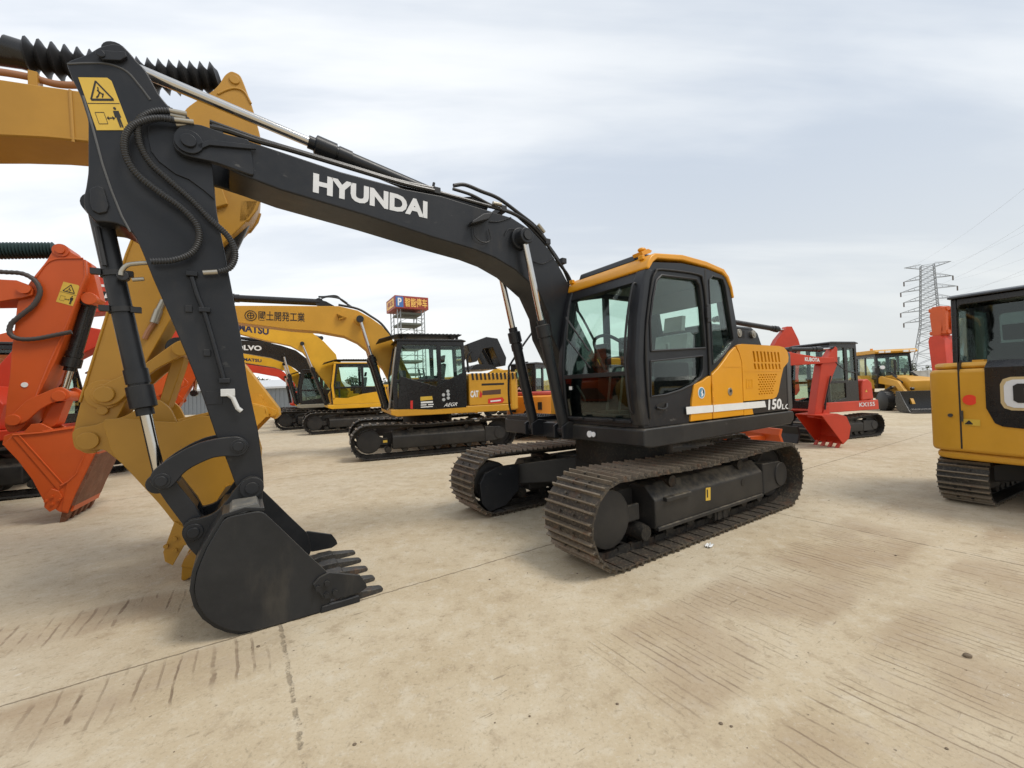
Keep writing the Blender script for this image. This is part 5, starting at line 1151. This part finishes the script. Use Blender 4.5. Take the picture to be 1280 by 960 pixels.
m=MB(); m.box(rearx(.79)-.003,rearx(.79)+.1,.785,.80,.70,1.74); O('panel_seam',m,INK,MCB)
m=MB(); m.cyl((rearx(.88)-.002,.88,1.10),(rearx(.88)-.02,.88,1.10),.022,seg=14); m.box(rearx(.76)-.02,rearx(.76),.765,.785,1.03,1.16); O('panel_latch',m,RUSTG,MCB)
m=MB(); m.box(-1.22,-1.12,.62,.72,1.74,1.765); O('lifting_eye',m,CATY,MCB)
simple_cab(MC,-1.0,.55,-.05,.955,.80,2.62,BLACKP,lean=.10,sill=.525,split=.6,rm=.06,glass=GLASSD)
bo=[(1.0,.8),(1.3,.8),(1.9,2.2),(2.6,2.75),(3.5,2.6),(3.5,2.4),(2.7,2.4),(2.2,2.0)]
boomset(MC,bo,.12,[(3.6,2.7),(3.7,2.5),(3.2,1.0),(3.05,1.0),(3.3,2.5)],.1,CATY); std_bucket(MC,(3.12,1.05),R(-15),.7,.3,CATY,RUSTG)

# ---- red arm standing up behind it
RA=machine('mini_excavator','red excavator parked beyond the yellow mini, only its upright red arm showing above',(24.55,21.2),100,RED,None,s=.8)
ax,ay=0,0
K=1.72; kk=lambda q:[(x*K,z*K-.3) for x,z in q]
m=MB(); m.prism(kk([(1.0,.8),(1.4,.8),(1.5,2.2),(1.45,2.35),(1.15,2.35),(1.05,2.2)]),-.26*K,.26*K); b_=O('boom',m,RED,RA,bevel=.03)
m=MB(); m.prism(kk([(1.18,2.35),(1.42,2.35),(1.47,3.05),(1.40,3.30),(1.16,3.30),(1.08,3.05)]),-.20*K,.20*K); a_=O('arm',m,REDOR,RA,bevel=.03)
m=MB()
for s in (-1,1): m.box(1.02*K,1.12*K,s*.16*K-.09,s*.16*K+.09,2.4*K-.3,3.25*K-.3); m.cyl((.99*K,s*.12*K,3.2*K-.3),(1.5*K,s*.12*K,3.2*K-.3),.12,seg=14); m.cyl((.99*K,s*.12*K,2.45*K-.3),(1.5*K,s*.12*K,2.45*K-.3),.12,seg=14)
O('arm_bracket',m,REDOR,a_,bevel=.01)
text(b_,'boom_lettering','3',(1.0*K,-.05,1.9*K-.3),(1.0*K,-.25,1.9*K-.3),(1.02*K,-.05,2.12*K-.3),WHITE,.03)

# ---- red mini with black cab
KX=machine('mini_excavator','red mini excavator with tall black cab, silver model lettering on its side and grey blade',(8.34,11.77),198,RED,BLACKP,vents=False,hw=.96,a=1.12,r=.31,W=1.0,wd=.42,n=40,cabx=(-.52,.62),cabz=2.54,caby=(-.05,.97),deckz=(.72,.80),hood=1.0,rear=-1.35,deckf=1.0,cw=RED,side=RED)
m=MB(); m.prism([(.72,.72),(.72,.98),(-1.2,.98),(-1.22,.72)],.955,1.0); sp_=O('side_skirt',m,RED,KX,bevel=.02)
m=MB(); m.prism([(-.58,.98),(-.60,1.35),(-.68,1.52),(-.85,1.55),(-1.0,1.45),(-1.05,1.0)],.5,.99); O('engine_cover',m,RED,KX,bevel=.04,seg=3)
m=MB(); m.prism([(-.72,1.2),(-.80,1.2),(-.76,1.27)],.991,.994); O('warning_symbol',m,STICKY,KX)
side_text(sp_,'model_lettering','KX155',(-.45,.82),(-1.05,.82),(-.45,.93),1.003,LETTER,.02)
m=MB(); m.prism([(1.75,.02),(1.80,.02),(1.72,.25),(1.78,.44),(1.72,.44),(1.66,.25)],-1.0,1.0); m.box(.9,1.7,-.5,-.38,.2,.32); m.box(.9,1.7,.38,.5,.2,.32); O('blade',m,DARKDUST,KX,bevel=.01)

def minis(t,boom,arm,bw,aw,mat,yc=0):
    return boomset(t,boom,bw,arm,aw,mat,yc=yc)
MBm=machine('mini_excavator','red mini excavator with white lettering on its low boom, open red bucket, half hidden',(3.5,9.2),10,RED,BLACKP,vents=False,hw=.84,a=.95,r=.28,W=.9,wd=.36,n=36,cabx=(-.6,.5),cabz=2.25,caby=(-.1,.8),deckz=(.66,.74),hood=1.15,rear=-1.2,deckf=.8)
bt_=[(1.166,2.413),(2.377,2.247),(2.901,2.237),(3.646,2.110),(4.127,2.081)]; bb_=[(4.166,1.967),(3.638,1.942),(2.886,1.924),(2.358,1.846),(1.135,1.735)]
bo=[(.75,.8),(.95,1.2)]+bt_+bb_+[(1.3,1.2),(1.05,.8)]
ar=[(4.207,2.346),(4.249,2.289),(4.230,1.930),(4.083,1.650),(3.883,1.187),(3.704,0.689),(3.530,0.697),(3.647,1.289),(3.788,1.921),(3.973,2.086)]
b_,a_=minis(MBm,bo,ar,.12,.10,RED)
k=[(3.317,2.015),(3.716,1.987),(3.322,2.108)]; side_text(b_,'boom_lettering','KUBOTA',k[0],k[1],k[2],-.123,WHITE,.04)
p0=[(2.999,2.300)][0]; p1=[(4.203,2.298)][0]; cylinder(MBm,(p0[0],0,p0[1]),(p1[0],0,p1[1]),.05,.62,.026,'arm_cylinder',BLACKP,width=.14)
m=MB(); m.tube(spline(y3([(4.167,1.986),(4.294,1.870),(4.511,1.751),(4.779,1.705)],-.1),4),.012,6); m.tube(spline(y3([(3.995,1.652),(3.915,1.373),(3.835,1.095),(3.801,0.872)],-.13),4),.016,6); O('hydraulic_hose',m,BLACK,a_)
# bucket opening towards the viewer
hx=[(3.767,0.719)][0]
m=MB(); W_=.36
pr3=[(hx[0]-.30,hx[1]+.03),(hx[0]+.1,hx[1]+.05),(hx[0]+.34,hx[1]-.02),(hx[0]+.44,hx[1]-.25),(hx[0]+.38,hx[1]-.50),(hx[0]+.22,hx[1]-.62)]
m.sheet(pr3,-W_,W_,.02)
for s in (-1,1): m.prism(pr3,s*W_-.012,s*W_+.012)
bk_=O('bucket',m,RED,MBm,bevel=.004)
for k in range(4):
    y=-W_+.08+(2*W_-.16)*k/3; m=MB(); m.prism([(hx[0]+.26,hx[1]-.58),(hx[0]+.20,hx[1]-.60),(hx[0]+.10,hx[1]-.74),(hx[0]+.16,hx[1]-.74)],y-.035,y+.035); O('tooth',m,RED,bk_,bevel=.006)
m=MB(); m.prism([(hx[0]-.05,hx[1]-.05),(hx[0]+.1,hx[1]+.25),(hx[0]+.2,hx[1]+.22),(hx[0]+.2,hx[1]),(hx[0]+.1,hx[1]-.08)],-.09,.09); O('bucket_link',m,RED,MBm,bevel=.01)
m=MB(); m.prism([(1.95,.28),(2.0,.28),(1.94,.45),(1.98,.58),(1.92,.58),(1.88,.45)],-.85,.85); m.box(.8,1.92,-.45,-.35,.3,.4); m.box(.8,1.92,.35,.45,.3,.4); O('blade',m,REDOR,MBm)
MAm=machine('mini_excavator','red excavator whose humped arm end and black cylinder show over the dark grey engine hood',(5.1,13.9),5,RED,BLACKP,vents=False,hw=1.0,a=1.2,r=.34,W=1.05,wd=.42,n=38,cabx=(-.6,.5),cabz=2.4,caby=(-.1,.8),deckz=(.72,.8),hood=1.2,rear=-1.3,deckf=.8)
ar=[(4.218,3.270),(4.311,3.404),(4.484,3.400),(4.564,3.235),(4.697,2.959),(4.771,2.684),(4.722,2.250),(4.639,1.708),(4.675,1.217),(4.551,1.059),(4.380,1.119),(4.263,1.720),(4.092,2.404),(3.820,2.763),(3.945,2.977)]
bo=[(.75,.9),(.95,1.4)]+[(1.873,2.705),(2.998,2.621),(3.855,2.598),(3.900,2.326),(2.984,2.298),(1.857,2.331)]+[(1.5,1.6),(1.1,.9)]
b_,a_=minis(MAm,bo,ar,.14,.12,RED)
p0=[(1.860,3.719)][0]; p1=[(4.457,3.254)][0]; cylinder(MAm,(p0[0],0,p0[1]),(p1[0],0,p1[1]),.085,.80,.045,'arm_cylinder',BLACKP,width=.2)

# ---- small orange machine seen from behind, between the far row and the foreground cab
OM=thing('mini_excavator','small orange excavator seen from behind, red topped counterweight, behind the boom cylinders','excavator',(1.15,14.0,0),58)
undercarriage(OM,1.0,.30,.95,.4,34,False,TRACKBG,sag=.03,bodyz=.62)
m=MB(); pl=[(-.95,1.0),(-1.15,.85),(-1.3,.5),(-1.34,0),(-1.3,-.5),(-1.15,-.85),(-.95,-1.0),(.8,-1.0),(.8,1.0)]; m.prism(pl,.72,1.38,'z'); cw_=O('counterweight',m,MINIO,OM,bevel=.06,seg=3)
m=MB(); m.prism([(x*.95,y*.93) for x,y in pl],1.385,1.50,'z'); O('hood_top',m,plain('faded red plastic',(.55,.09,.07),.5),OM,bevel=.04)
m=MB()
m.box(-1.352,-1.25,.42,.56,.88,1.22); m.box(-1.352,-1.25,-.50,-.38,.95,1.18); m.box(-1.36,-1.3,-.08,.1,1.12,1.20); m.prism([(-.15,.725),(.2,.725),(.08,.92),(-.02,.92)],-1.36,-1.3,'x'); O('counterweight_openings',m,INK,cw_)
simple_cab(OM,-.75,.5,.02,.95,1.3,2.45,BLACKP,lean=.1,sill=.2,split=.55)
m=MB(); m.box(-.9,.6,.05,.95,.8,1.3); cb_=O('cab_base',m,BLACKP,OM)
text(OM,'rear_lettering','CAB',(-.955,.72,1.56),(-.955,.30,1.56),(-.955,.72,1.66),WHITE,.04)
m=MB(); m.box(-.95,-.80,.2,.85,1.505,1.70); O('rear_ledge',m,INK,OM)
boomset(OM,[(1.0,.8),(1.3,.8),(1.9,1.9),(2.6,2.2),(3.4,2.0),(3.4,1.85),(2.7,1.9),(2.2,1.6)],.1,[(3.5,2.2),(3.6,2.0),(3.2,.9),(3.05,.9),(3.25,2.0)],.08,MINIO)
std_bucket(OM,(3.1,.95),R(-15),.6,.28,MINIO,RUSTG)
YM=machine('excavator','yellow excavator far back, its sloping boom showing above the small orange machine',(.9,24.5),150,KOMY,KOMY,cabz=2.7)
boomset(YM,[(.3,1.5),(.1,1.9),(1.0,2.5),(2.0,2.9),(5.0,1.6),(5.0,1.3),(4.8,1.2),(2.2,2.4),(1.4,2.2),(.9,1.5)],.24,[(5.2,2.0),(5.3,1.7),(4.6,.6),(4.5,.6),(4.8,1.9)],.19,KOMY)
std_bucket(YM,(4.55,.75),R(-15),.9,.5,KOMY,RUSTG)

# ---- backhoe loader
BH=thing('backhoe_loader','yellow backhoe loader with wide black front bucket, parked beyond the red mini with black cab','loader',(18.6,20.65,0),-104)
def wheel(x,y,r,w):
    m=MB(); m.tube([(x,y-w/2,r),(x,y-w/2+.04,r),(x,y+w/2-.04,r),(x,y+w/2,r)],[r*.86,r*.97,r*.97,r*.86],28)
    for k in range(22):
        a=2*math.pi*k/22; c,s=math.cos(a),math.sin(a)
        for sd in (-1,1):
            a2=a+sd*.07; c2,s2=math.cos(a2),math.sin(a2); rr_=r*.96
            vs=[(x+rr_*c2-.03*-s2,y+sd*.01,r+rr_*s2-.03*c2),(x+rr_*c2+.03*-s2,y+sd*.01,r+rr_*s2+.03*c2),(x+rr_*math.cos(a+.12)+.03*-s2,y+sd*w*.48,r+rr_*math.sin(a+.12)+.03*c2),(x+rr_*math.cos(a+.12)-.03*-s2,y+sd*w*.48,r+rr_*math.sin(a+.12)-.03*c2)]
            f=1.045; vs+= [(x+(p[0]-x)*f,p[1],r+(p[2]-r)*f) for p in vs]
            m.add(vs,[(4,5,6,7),(0,1,5,4),(1,2,6,5),(2,3,7,6),(3,0,4,7)])
    wh=O('wheel',m,BLACK,BH); m=MB(); m.cyl((x,y-w*.3,r),(x,y+w*.3,r),r*.52,seg=22); m.cyl((x,y-w*.45,r),(x,y+w*.45,r),r*.2,seg=16); O('rim',m,KOMY,wh)
for s in (-1,1): wheel(1.55,s*.95,.47,.36); wheel(-.55,s*.92,.72,.46)
m=MB(); m.prism([(2.3,.75),(2.35,1.35),(2.1,1.5),(.55,1.62),(.5,.75)],-.45,.45); m.box(-1.2,2.2,-.42,.42,.5,.8); O('hood',m,CATY,BH,bevel=.05,seg=3)
for s in (-1,1):
    m=MB(); m.prism([(-1.35,1.05),(-1.25,1.45),(-.85,1.66),(-.2,1.66),(.15,1.4),(.3,1.0),(.12,1.0),(-.02,1.3),(-.25,1.5),(-.8,1.5),(-1.1,1.35),(-1.18,1.05)],min(s*.68,s*1.16),max(s*.68,s*1.16)); O('fender',m,CATY,BH,bevel=.02)
simple_cab(BH,-1.3,.5,-.72,.72,1.0,2.72,BLACKP,lean=.1,sill=.3,split=.55)
m=MB(); m.prism([(-1.5,2.70),(.65,2.70),(.75,2.78),(.6,2.88),(-1.4,2.90),(-1.55,2.80)],-.86,.86); rf_=O('cab_roof',m,CATY,BH,bevel=.04,seg=3)
for y in (-.62,-.36,.36,.62):
    m=MB(); m.box(.66,.77,y-.10,y+.10,2.72,2.81); O('roof_lamp',m,LAMPG,rf_,bevel=.01)
m=MB(); m.cyl((-.3,-.5,2.9),(-.3,-.5,3.0),.06,seg=14); O('beacon',m,MINIO,rf_)
for s in (-1,1):
    m=MB(); m.prism([(.45,1.45),(.65,1.6),(1.9,1.35),(2.75,.55),(2.85,.35),(2.65,.35),(1.75,1.12),(.5,1.25)],s*.62-.06,s*.62+.06); ld=O('loader_arm',m,CATY,BH,bevel=.012)
    cylinder(BH,(.75,s*.62,.85),(1.8,s*.62,1.2),.06,.5,.035,'lift_cylinder',BLACKP,width=.1); cylinder(BH,(1.0,s*.40,1.72),(2.4,s*.40,1.0),.055,.55,.035,'tilt_cylinder',BLACKP,width=.1)
bkp=[(2.72,.92),(2.66,.5),(2.74,.12),(2.92,.03),(3.72,.02)]
m=MB(); m.sheet(bkp,-1.18,1.18,.03)
for s in (-1,1): m.prism([(2.72,.92),(2.66,.5),(2.74,.12),(2.92,.03),(3.6,.03),(3.25,.45),(2.95,.9)],s*1.18-.015,s*1.18+.015)
lb=O('loader_bucket',m,BLACKP,BH,bevel=.006); m=MB(); m.box(3.5,3.78,-1.19,1.19,.03,.055); O('cutting_edge',m,RUSTG,lb)
m=MB(); m.box(.62,.70,-.88,-.70,1.72,2.0); m.tube([(.55,-.72,1.9),(.62,-.78,1.9)],.02,8); O('mirror',m,BLACK,BH); 
m=MB(); m.cyl((.72,-.62,2.02),(.80,-.62,2.02),.09,seg=16); O('head_lamp',m,LAMPG,BH); m=MB(); m.cyl((1.1,-.3,1.5),(1.1,-.3,2.35),.05,seg=12); O('exhaust_pipe',m,BLACK,BH)
m=MB(); m.prism([(-1.5,.6),(-1.8,.7),(-2.6,2.5),(-2.4,2.7),(-1.4,1.3)],-.16,.16); m.prism([(-2.6,2.6),(-2.3,2.7),(-1.9,1.2),(-2.1,1.1)],-.12,.12); O('backhoe_arm',m,CATY,BH,bevel=.02)

# ================================================================== things on the far side of the yard
TW=thing('car_park_tower','tall steel car park tower topped by a red sign box with gold characters','tower',(-15.2,62,0),30)
m=MB(); hx_,hy_=1.75,1.9
for x in (-hx_,hx_):
    for y in (-hy_,hy_):
        for dx in (-.22,.22): m.box(x+dx-.06,x+dx+.06,y-.06,y+.06,0,13.6)
        for k in range(21): strut_box(m,(x-.22,y,k*.62+.2),(x+.22,y,k*.62+.8),.05,.05)
O('steel_frame',m,GALV,TW)
for k,z in enumerate((2.2,4.1,6.0,7.9,9.7,11.4,12.9)):
    m=MB(); m.box(-hx_+.1,hx_-.1,-hy_,hy_,z,z+.28); m.box(-hx_,hx_,-hy_-.1,-hy_,z+.9,z+.98); strut_box(m,(-hx_,-hy_-.06,z+.3),(0,-hy_-.06,z+1.2),.05,.05); strut_box(m,(hx_,-hy_-.06,z+.3),(0,-hy_-.06,z+1.2),.05,.05); O('parking_deck',m,plain('deck steel',(.10,.11,.09),.6),TW)
m=MB(); m.box(-hx_-.7,hx_+.7,-hy_-.6,hy_+.6,13.6,15.4); sg=O('sign_box',m,paint('red brown sign',(.30,.045,.03),.5,.1),TW,bevel=.05)
GOLD=plain('gold characters',(.85,.50,.12),.5)
yf=-hy_-.62
m=MB(); m.add([(-hx_-.6,yf-.01,13.75),(-hx_+.5,yf-.01,13.75),(-hx_+.5,yf-.01,15.25),(-hx_-.6,yf-.01,15.25)],[(0,1,2,3)]); pl_=O('parking_panel',m,BLUEINK,sg); text(sg,'parking_letter','P',(-hx_-.3,yf-.03,13.95),(-hx_+.25,yf-.03,13.95),(-hx_-.3,yf-.03,15.05),WHITE,.03)
text(sg,'sign_lettering','智能停车',(-hx_+.7,yf-.03,13.85),(hx_+.5,yf-.03,13.85),(-hx_+.7,yf-.03,15.15),GOLD,.02)
xs_=-hx_-.72
m=MB(); m.add([(xs_-.01,hy_+.1,13.9),(xs_-.01,-hy_-.1,13.9),(xs_-.01,-hy_-.1,15.1),(xs_-.01,hy_+.1,15.1)],[(0,1,2,3)]); O('side_panel',m,GOLD,sg)
text(sg,'side_lettering','停车',(xs_-.03,hy_-.3,14.05),(xs_-.03,-hy_+.3,14.05),(xs_-.03,hy_-.3,14.95),paint('dark red lettering',(.30,.05,.03),.5,.0),.02)

PY=thing('electricity_pylon','grey lattice electricity pylon with six pairs of arms against the pale sky','pylon',(159,158,0),-35)
m=MB(); Hh=43.
def wid(z): return 5.6-(z/20.5)*3.0 if z<20.5 else 2.6-(z-20.5)/(Hh-20.5)*.8
zs=[0,5,9.5,13.5,17,19]+[20.5+1.875*k for k in range(13)]
for a,b in zip(zs,zs[1:]):
    wa,wb=wid(a),wid(b)
    cs=lambda w,z:[(-w,-w*.75,z),(w,-w*.75,z),(w,w*.75,z),(-w,w*.75,z)]
    A,B=cs(wa,a),cs(wb,b)
    for i in range(4):
        strut_box(m,A[i],B[i],.19,.19); j=(i+1)%4; strut_box(m,A[i],B[j],.13,.13); strut_box(m,A[j],B[i],.13,.13); strut_box(m,B[i],B[j],.10,.10)
O('lattice_tower',m,PALE,PY)
for k,z in enumerate((42,38,34,30,26,22)):
    for s in (-1,1):
        L=4.6 if k==0 else 5.6-(k%2)*.9; w_=wid(z); m=MB(); up=1.2 if k==0 else -.2
        for y in (-w_*.6,w_*.6): strut_box(m,(s*w_,y,z),(s*(w_+L),0,z+up),.16,.16); strut_box(m,(s*w_,y,z+1.5),(s*(w_+L),0,z+up),.12,.12)
        for q in (.3,.6): strut_box(m,(s*(w_+L*q),-w_*.6*(1-q),z+up*q),(s*(w_+L*q),w_*.6*(1-q),z+1.5*(1-q)+up*q),.1,.1)
        arm_=O('cross_arm',m,PALE,PY)
        if k: m=MB(); m.cyl((s*(w_+L),0,z+up),(s*(w_+L),0,z+up-1.7),.22,seg=8); O('insulator',m,plain('insulator',(.12,.10,.09),.4),arm_)
side_dir=Vector((math.cos(R(-35)),math.sin(R(-35)),0)); line_dir=Vector((-math.sin(R(-35)),math.cos(R(-35)),0))
n_=0
for k,z in enumerate((42.5,36,32.3,28,24.3,20)):
    for s in (-1,1):
        off=wid(z)+ (4.6 if k==0 else 5.6-(k%2)*.9); p=Vector((159,158,z))+side_dir*s*off
        for sg_ in (-1,):
            m=MB(); pts=[p+line_dir*sg_*d_+Vector((0,0,-9*(1-((d_-140)/140)**2))) for d_ in range(0,281,20)]
            m.tube(pts,.013,5,False); c=O('power_line',m,PALE); tag(c,'thin sagging power line strung from the lattice pylon across the sky','cable','power lines from the pylon')

SH=thing('shed','long low grey metal shed at the end of the far row, under the red boom','building',(-29,48,0),-8)
m=MB(); m.box(-9,9,-3,3,0,2.6)
for k in range(36): m.box(-9+.5*k,-8.75+.5*k,-3.03,-3,.02,2.55)
O('wall',m,SHEDM,SH); m=MB(); m.prism([(-3.4,2.55),(3.4,2.55),(3.4,2.7),(0,3.6),(-3.4,2.75)],-9.3,9.3,'x'); O('roof',m,plain('pale roof sheet',(.55,.56,.57),.5),SH)

def tree(loc,h,rad,label,seed):
    rnd=random.Random(seed); t=thing('tree',label,'tree',(loc[0],loc[1],0),0,'trees beyond the yard')
    m=MB(); m.tube([(0,0,0),(.1,.05,h*.3),(.05,-.1,h*.6),(0,0,h*.85)],[.22,.18,.12,.04],8)
    for k in range(7): a=rnd.random()*6.28; z=h*(.3+.07*k); m.tube([(0.05,0,z),(math.cos(a)*rad*.5,math.sin(a)*rad*.5,z+h*.14)],[.08,.03],6)
    O('trunk',m,plain('bark',(.10,.08,.06),.9),t)
    m=MB()
    cl=[(rnd.gauss(0,rad*.42),rnd.gauss(0,rad*.42),h*(.42+.55*rnd.random()),rad*(.22+.25*rnd.random())) for _ in range(26)]
    for (x,y,z,r) in cl:
        for _ in range(70):
            v=Vector((rnd.gauss(0,1),rnd.gauss(0,1),rnd.gauss(0,1))).normalized()*r*rnd.random()**.4; p=Vector((x,y,z))+v
            a=Vector((rnd.gauss(0,1),rnd.gauss(0,1),rnd.gauss(0,1))).normalized(); b=a.orthogonal().normalized(); c=a.cross(b); s=.10+.12*rnd.random()
            m.add([p-b*s-c*s*.6,p+b*s-c*s*.6,p+b*s+c*s*.6,p-b*s+c*s*.6],[(0,1,2,3)])
    O('crown',m,LEAF,t)
LEAF=paint('dusty foliage',(.06,.075,.04),.7,.4,.35)
for i in range(9):
    x=34+i*5.5; y=99+(i*7)%11
    tree((x*1.5,y),4.4+(i*37%10)*.16,3.2,'dusty green tree in the low line beyond the yard, below the pylon',i)
for i in range(8):
    x=-64+i*6.0; y=99+(i*5)%9
    tree((x*1.4,y),4.6+(i*53%10)*.16,3.2,'dusty green tree in the low line far behind the left rows',40+i)

WALLM=paint('pale rendered wall',(.46,.45,.42),.8,.2,.15)
BW=thing('boundary_wall','long low pale wall along the far edge of the yard, in front of the trees','wall',(20,92,0),-4)
m=MB(); m.box(-150,120,-.12,.12,0,2.3); O('wall',m,WALLM,BW)
m=MB(); m.box(-150,120,-.2,.2,2.3,2.42); O('coping',m,WALLM,BW)
for k in range(46): m=MB(); m.box(-149+6*k,-148.6+6*k,-.24,.24,0,2.55); O('pier',m,WALLM,BW)
# ---- small litter on the concrete
m=MB(); rnd=random.Random(3)
vs=[];N=7
for i in range(N+1):
    for j in range(N+1): vs.append((-.045+.09*i/N,-.03+.06*j/N,.004+abs(rnd.gauss(.012,.012))))
m.add(vs,[(i*(N+1)+j,i*(N+1)+j+1,(i+1)*(N+1)+j+1,(i+1)*(N+1)+j) for i in range(N) for j in range(N)])
o=O('crumpled_paper',m,WHITE); o.location=(1.87,4.10,0); o.rotation_euler=(0,0,.6); tag(o,'scrap of crumpled white paper beside the near track','litter')
def stone(x,y,r,label,seed,group=None):
    rnd=random.Random(seed); m=MB().ball((0,0,0),r,r*.8,r*.55,10,7); m.v=[(v[0]*(1+.25*rnd.random()),v[1]*(1+.25*rnd.random()),v[2]*(1+.2*rnd.random())) for v in m.v]
    o=O('stone',m,STONE); o.location=(x,y,r*.35); tag(o,label,'stone',group); return o
STONE=plain('brown stone',(.16,.12,.08),.85)
stone(2.53,2.39,.020,'brown lump of dirt lying on the dark tread marks at lower right',1)
stone(-1.70,2.72,.010,'tiny dark pebble in front of the dark grey bucket',2)
rnd=random.Random(11)
for i in range(46):
    d_=1.6+rnd.random()**1.6*7; a=R(38+rnd.random()*100); stone(d_*math.cos(a),d_*math.sin(a),.003+.006*rnd.random()**2,'tiny pebble scattered on the open concrete',20+i,'pebbles scattered on the concrete')
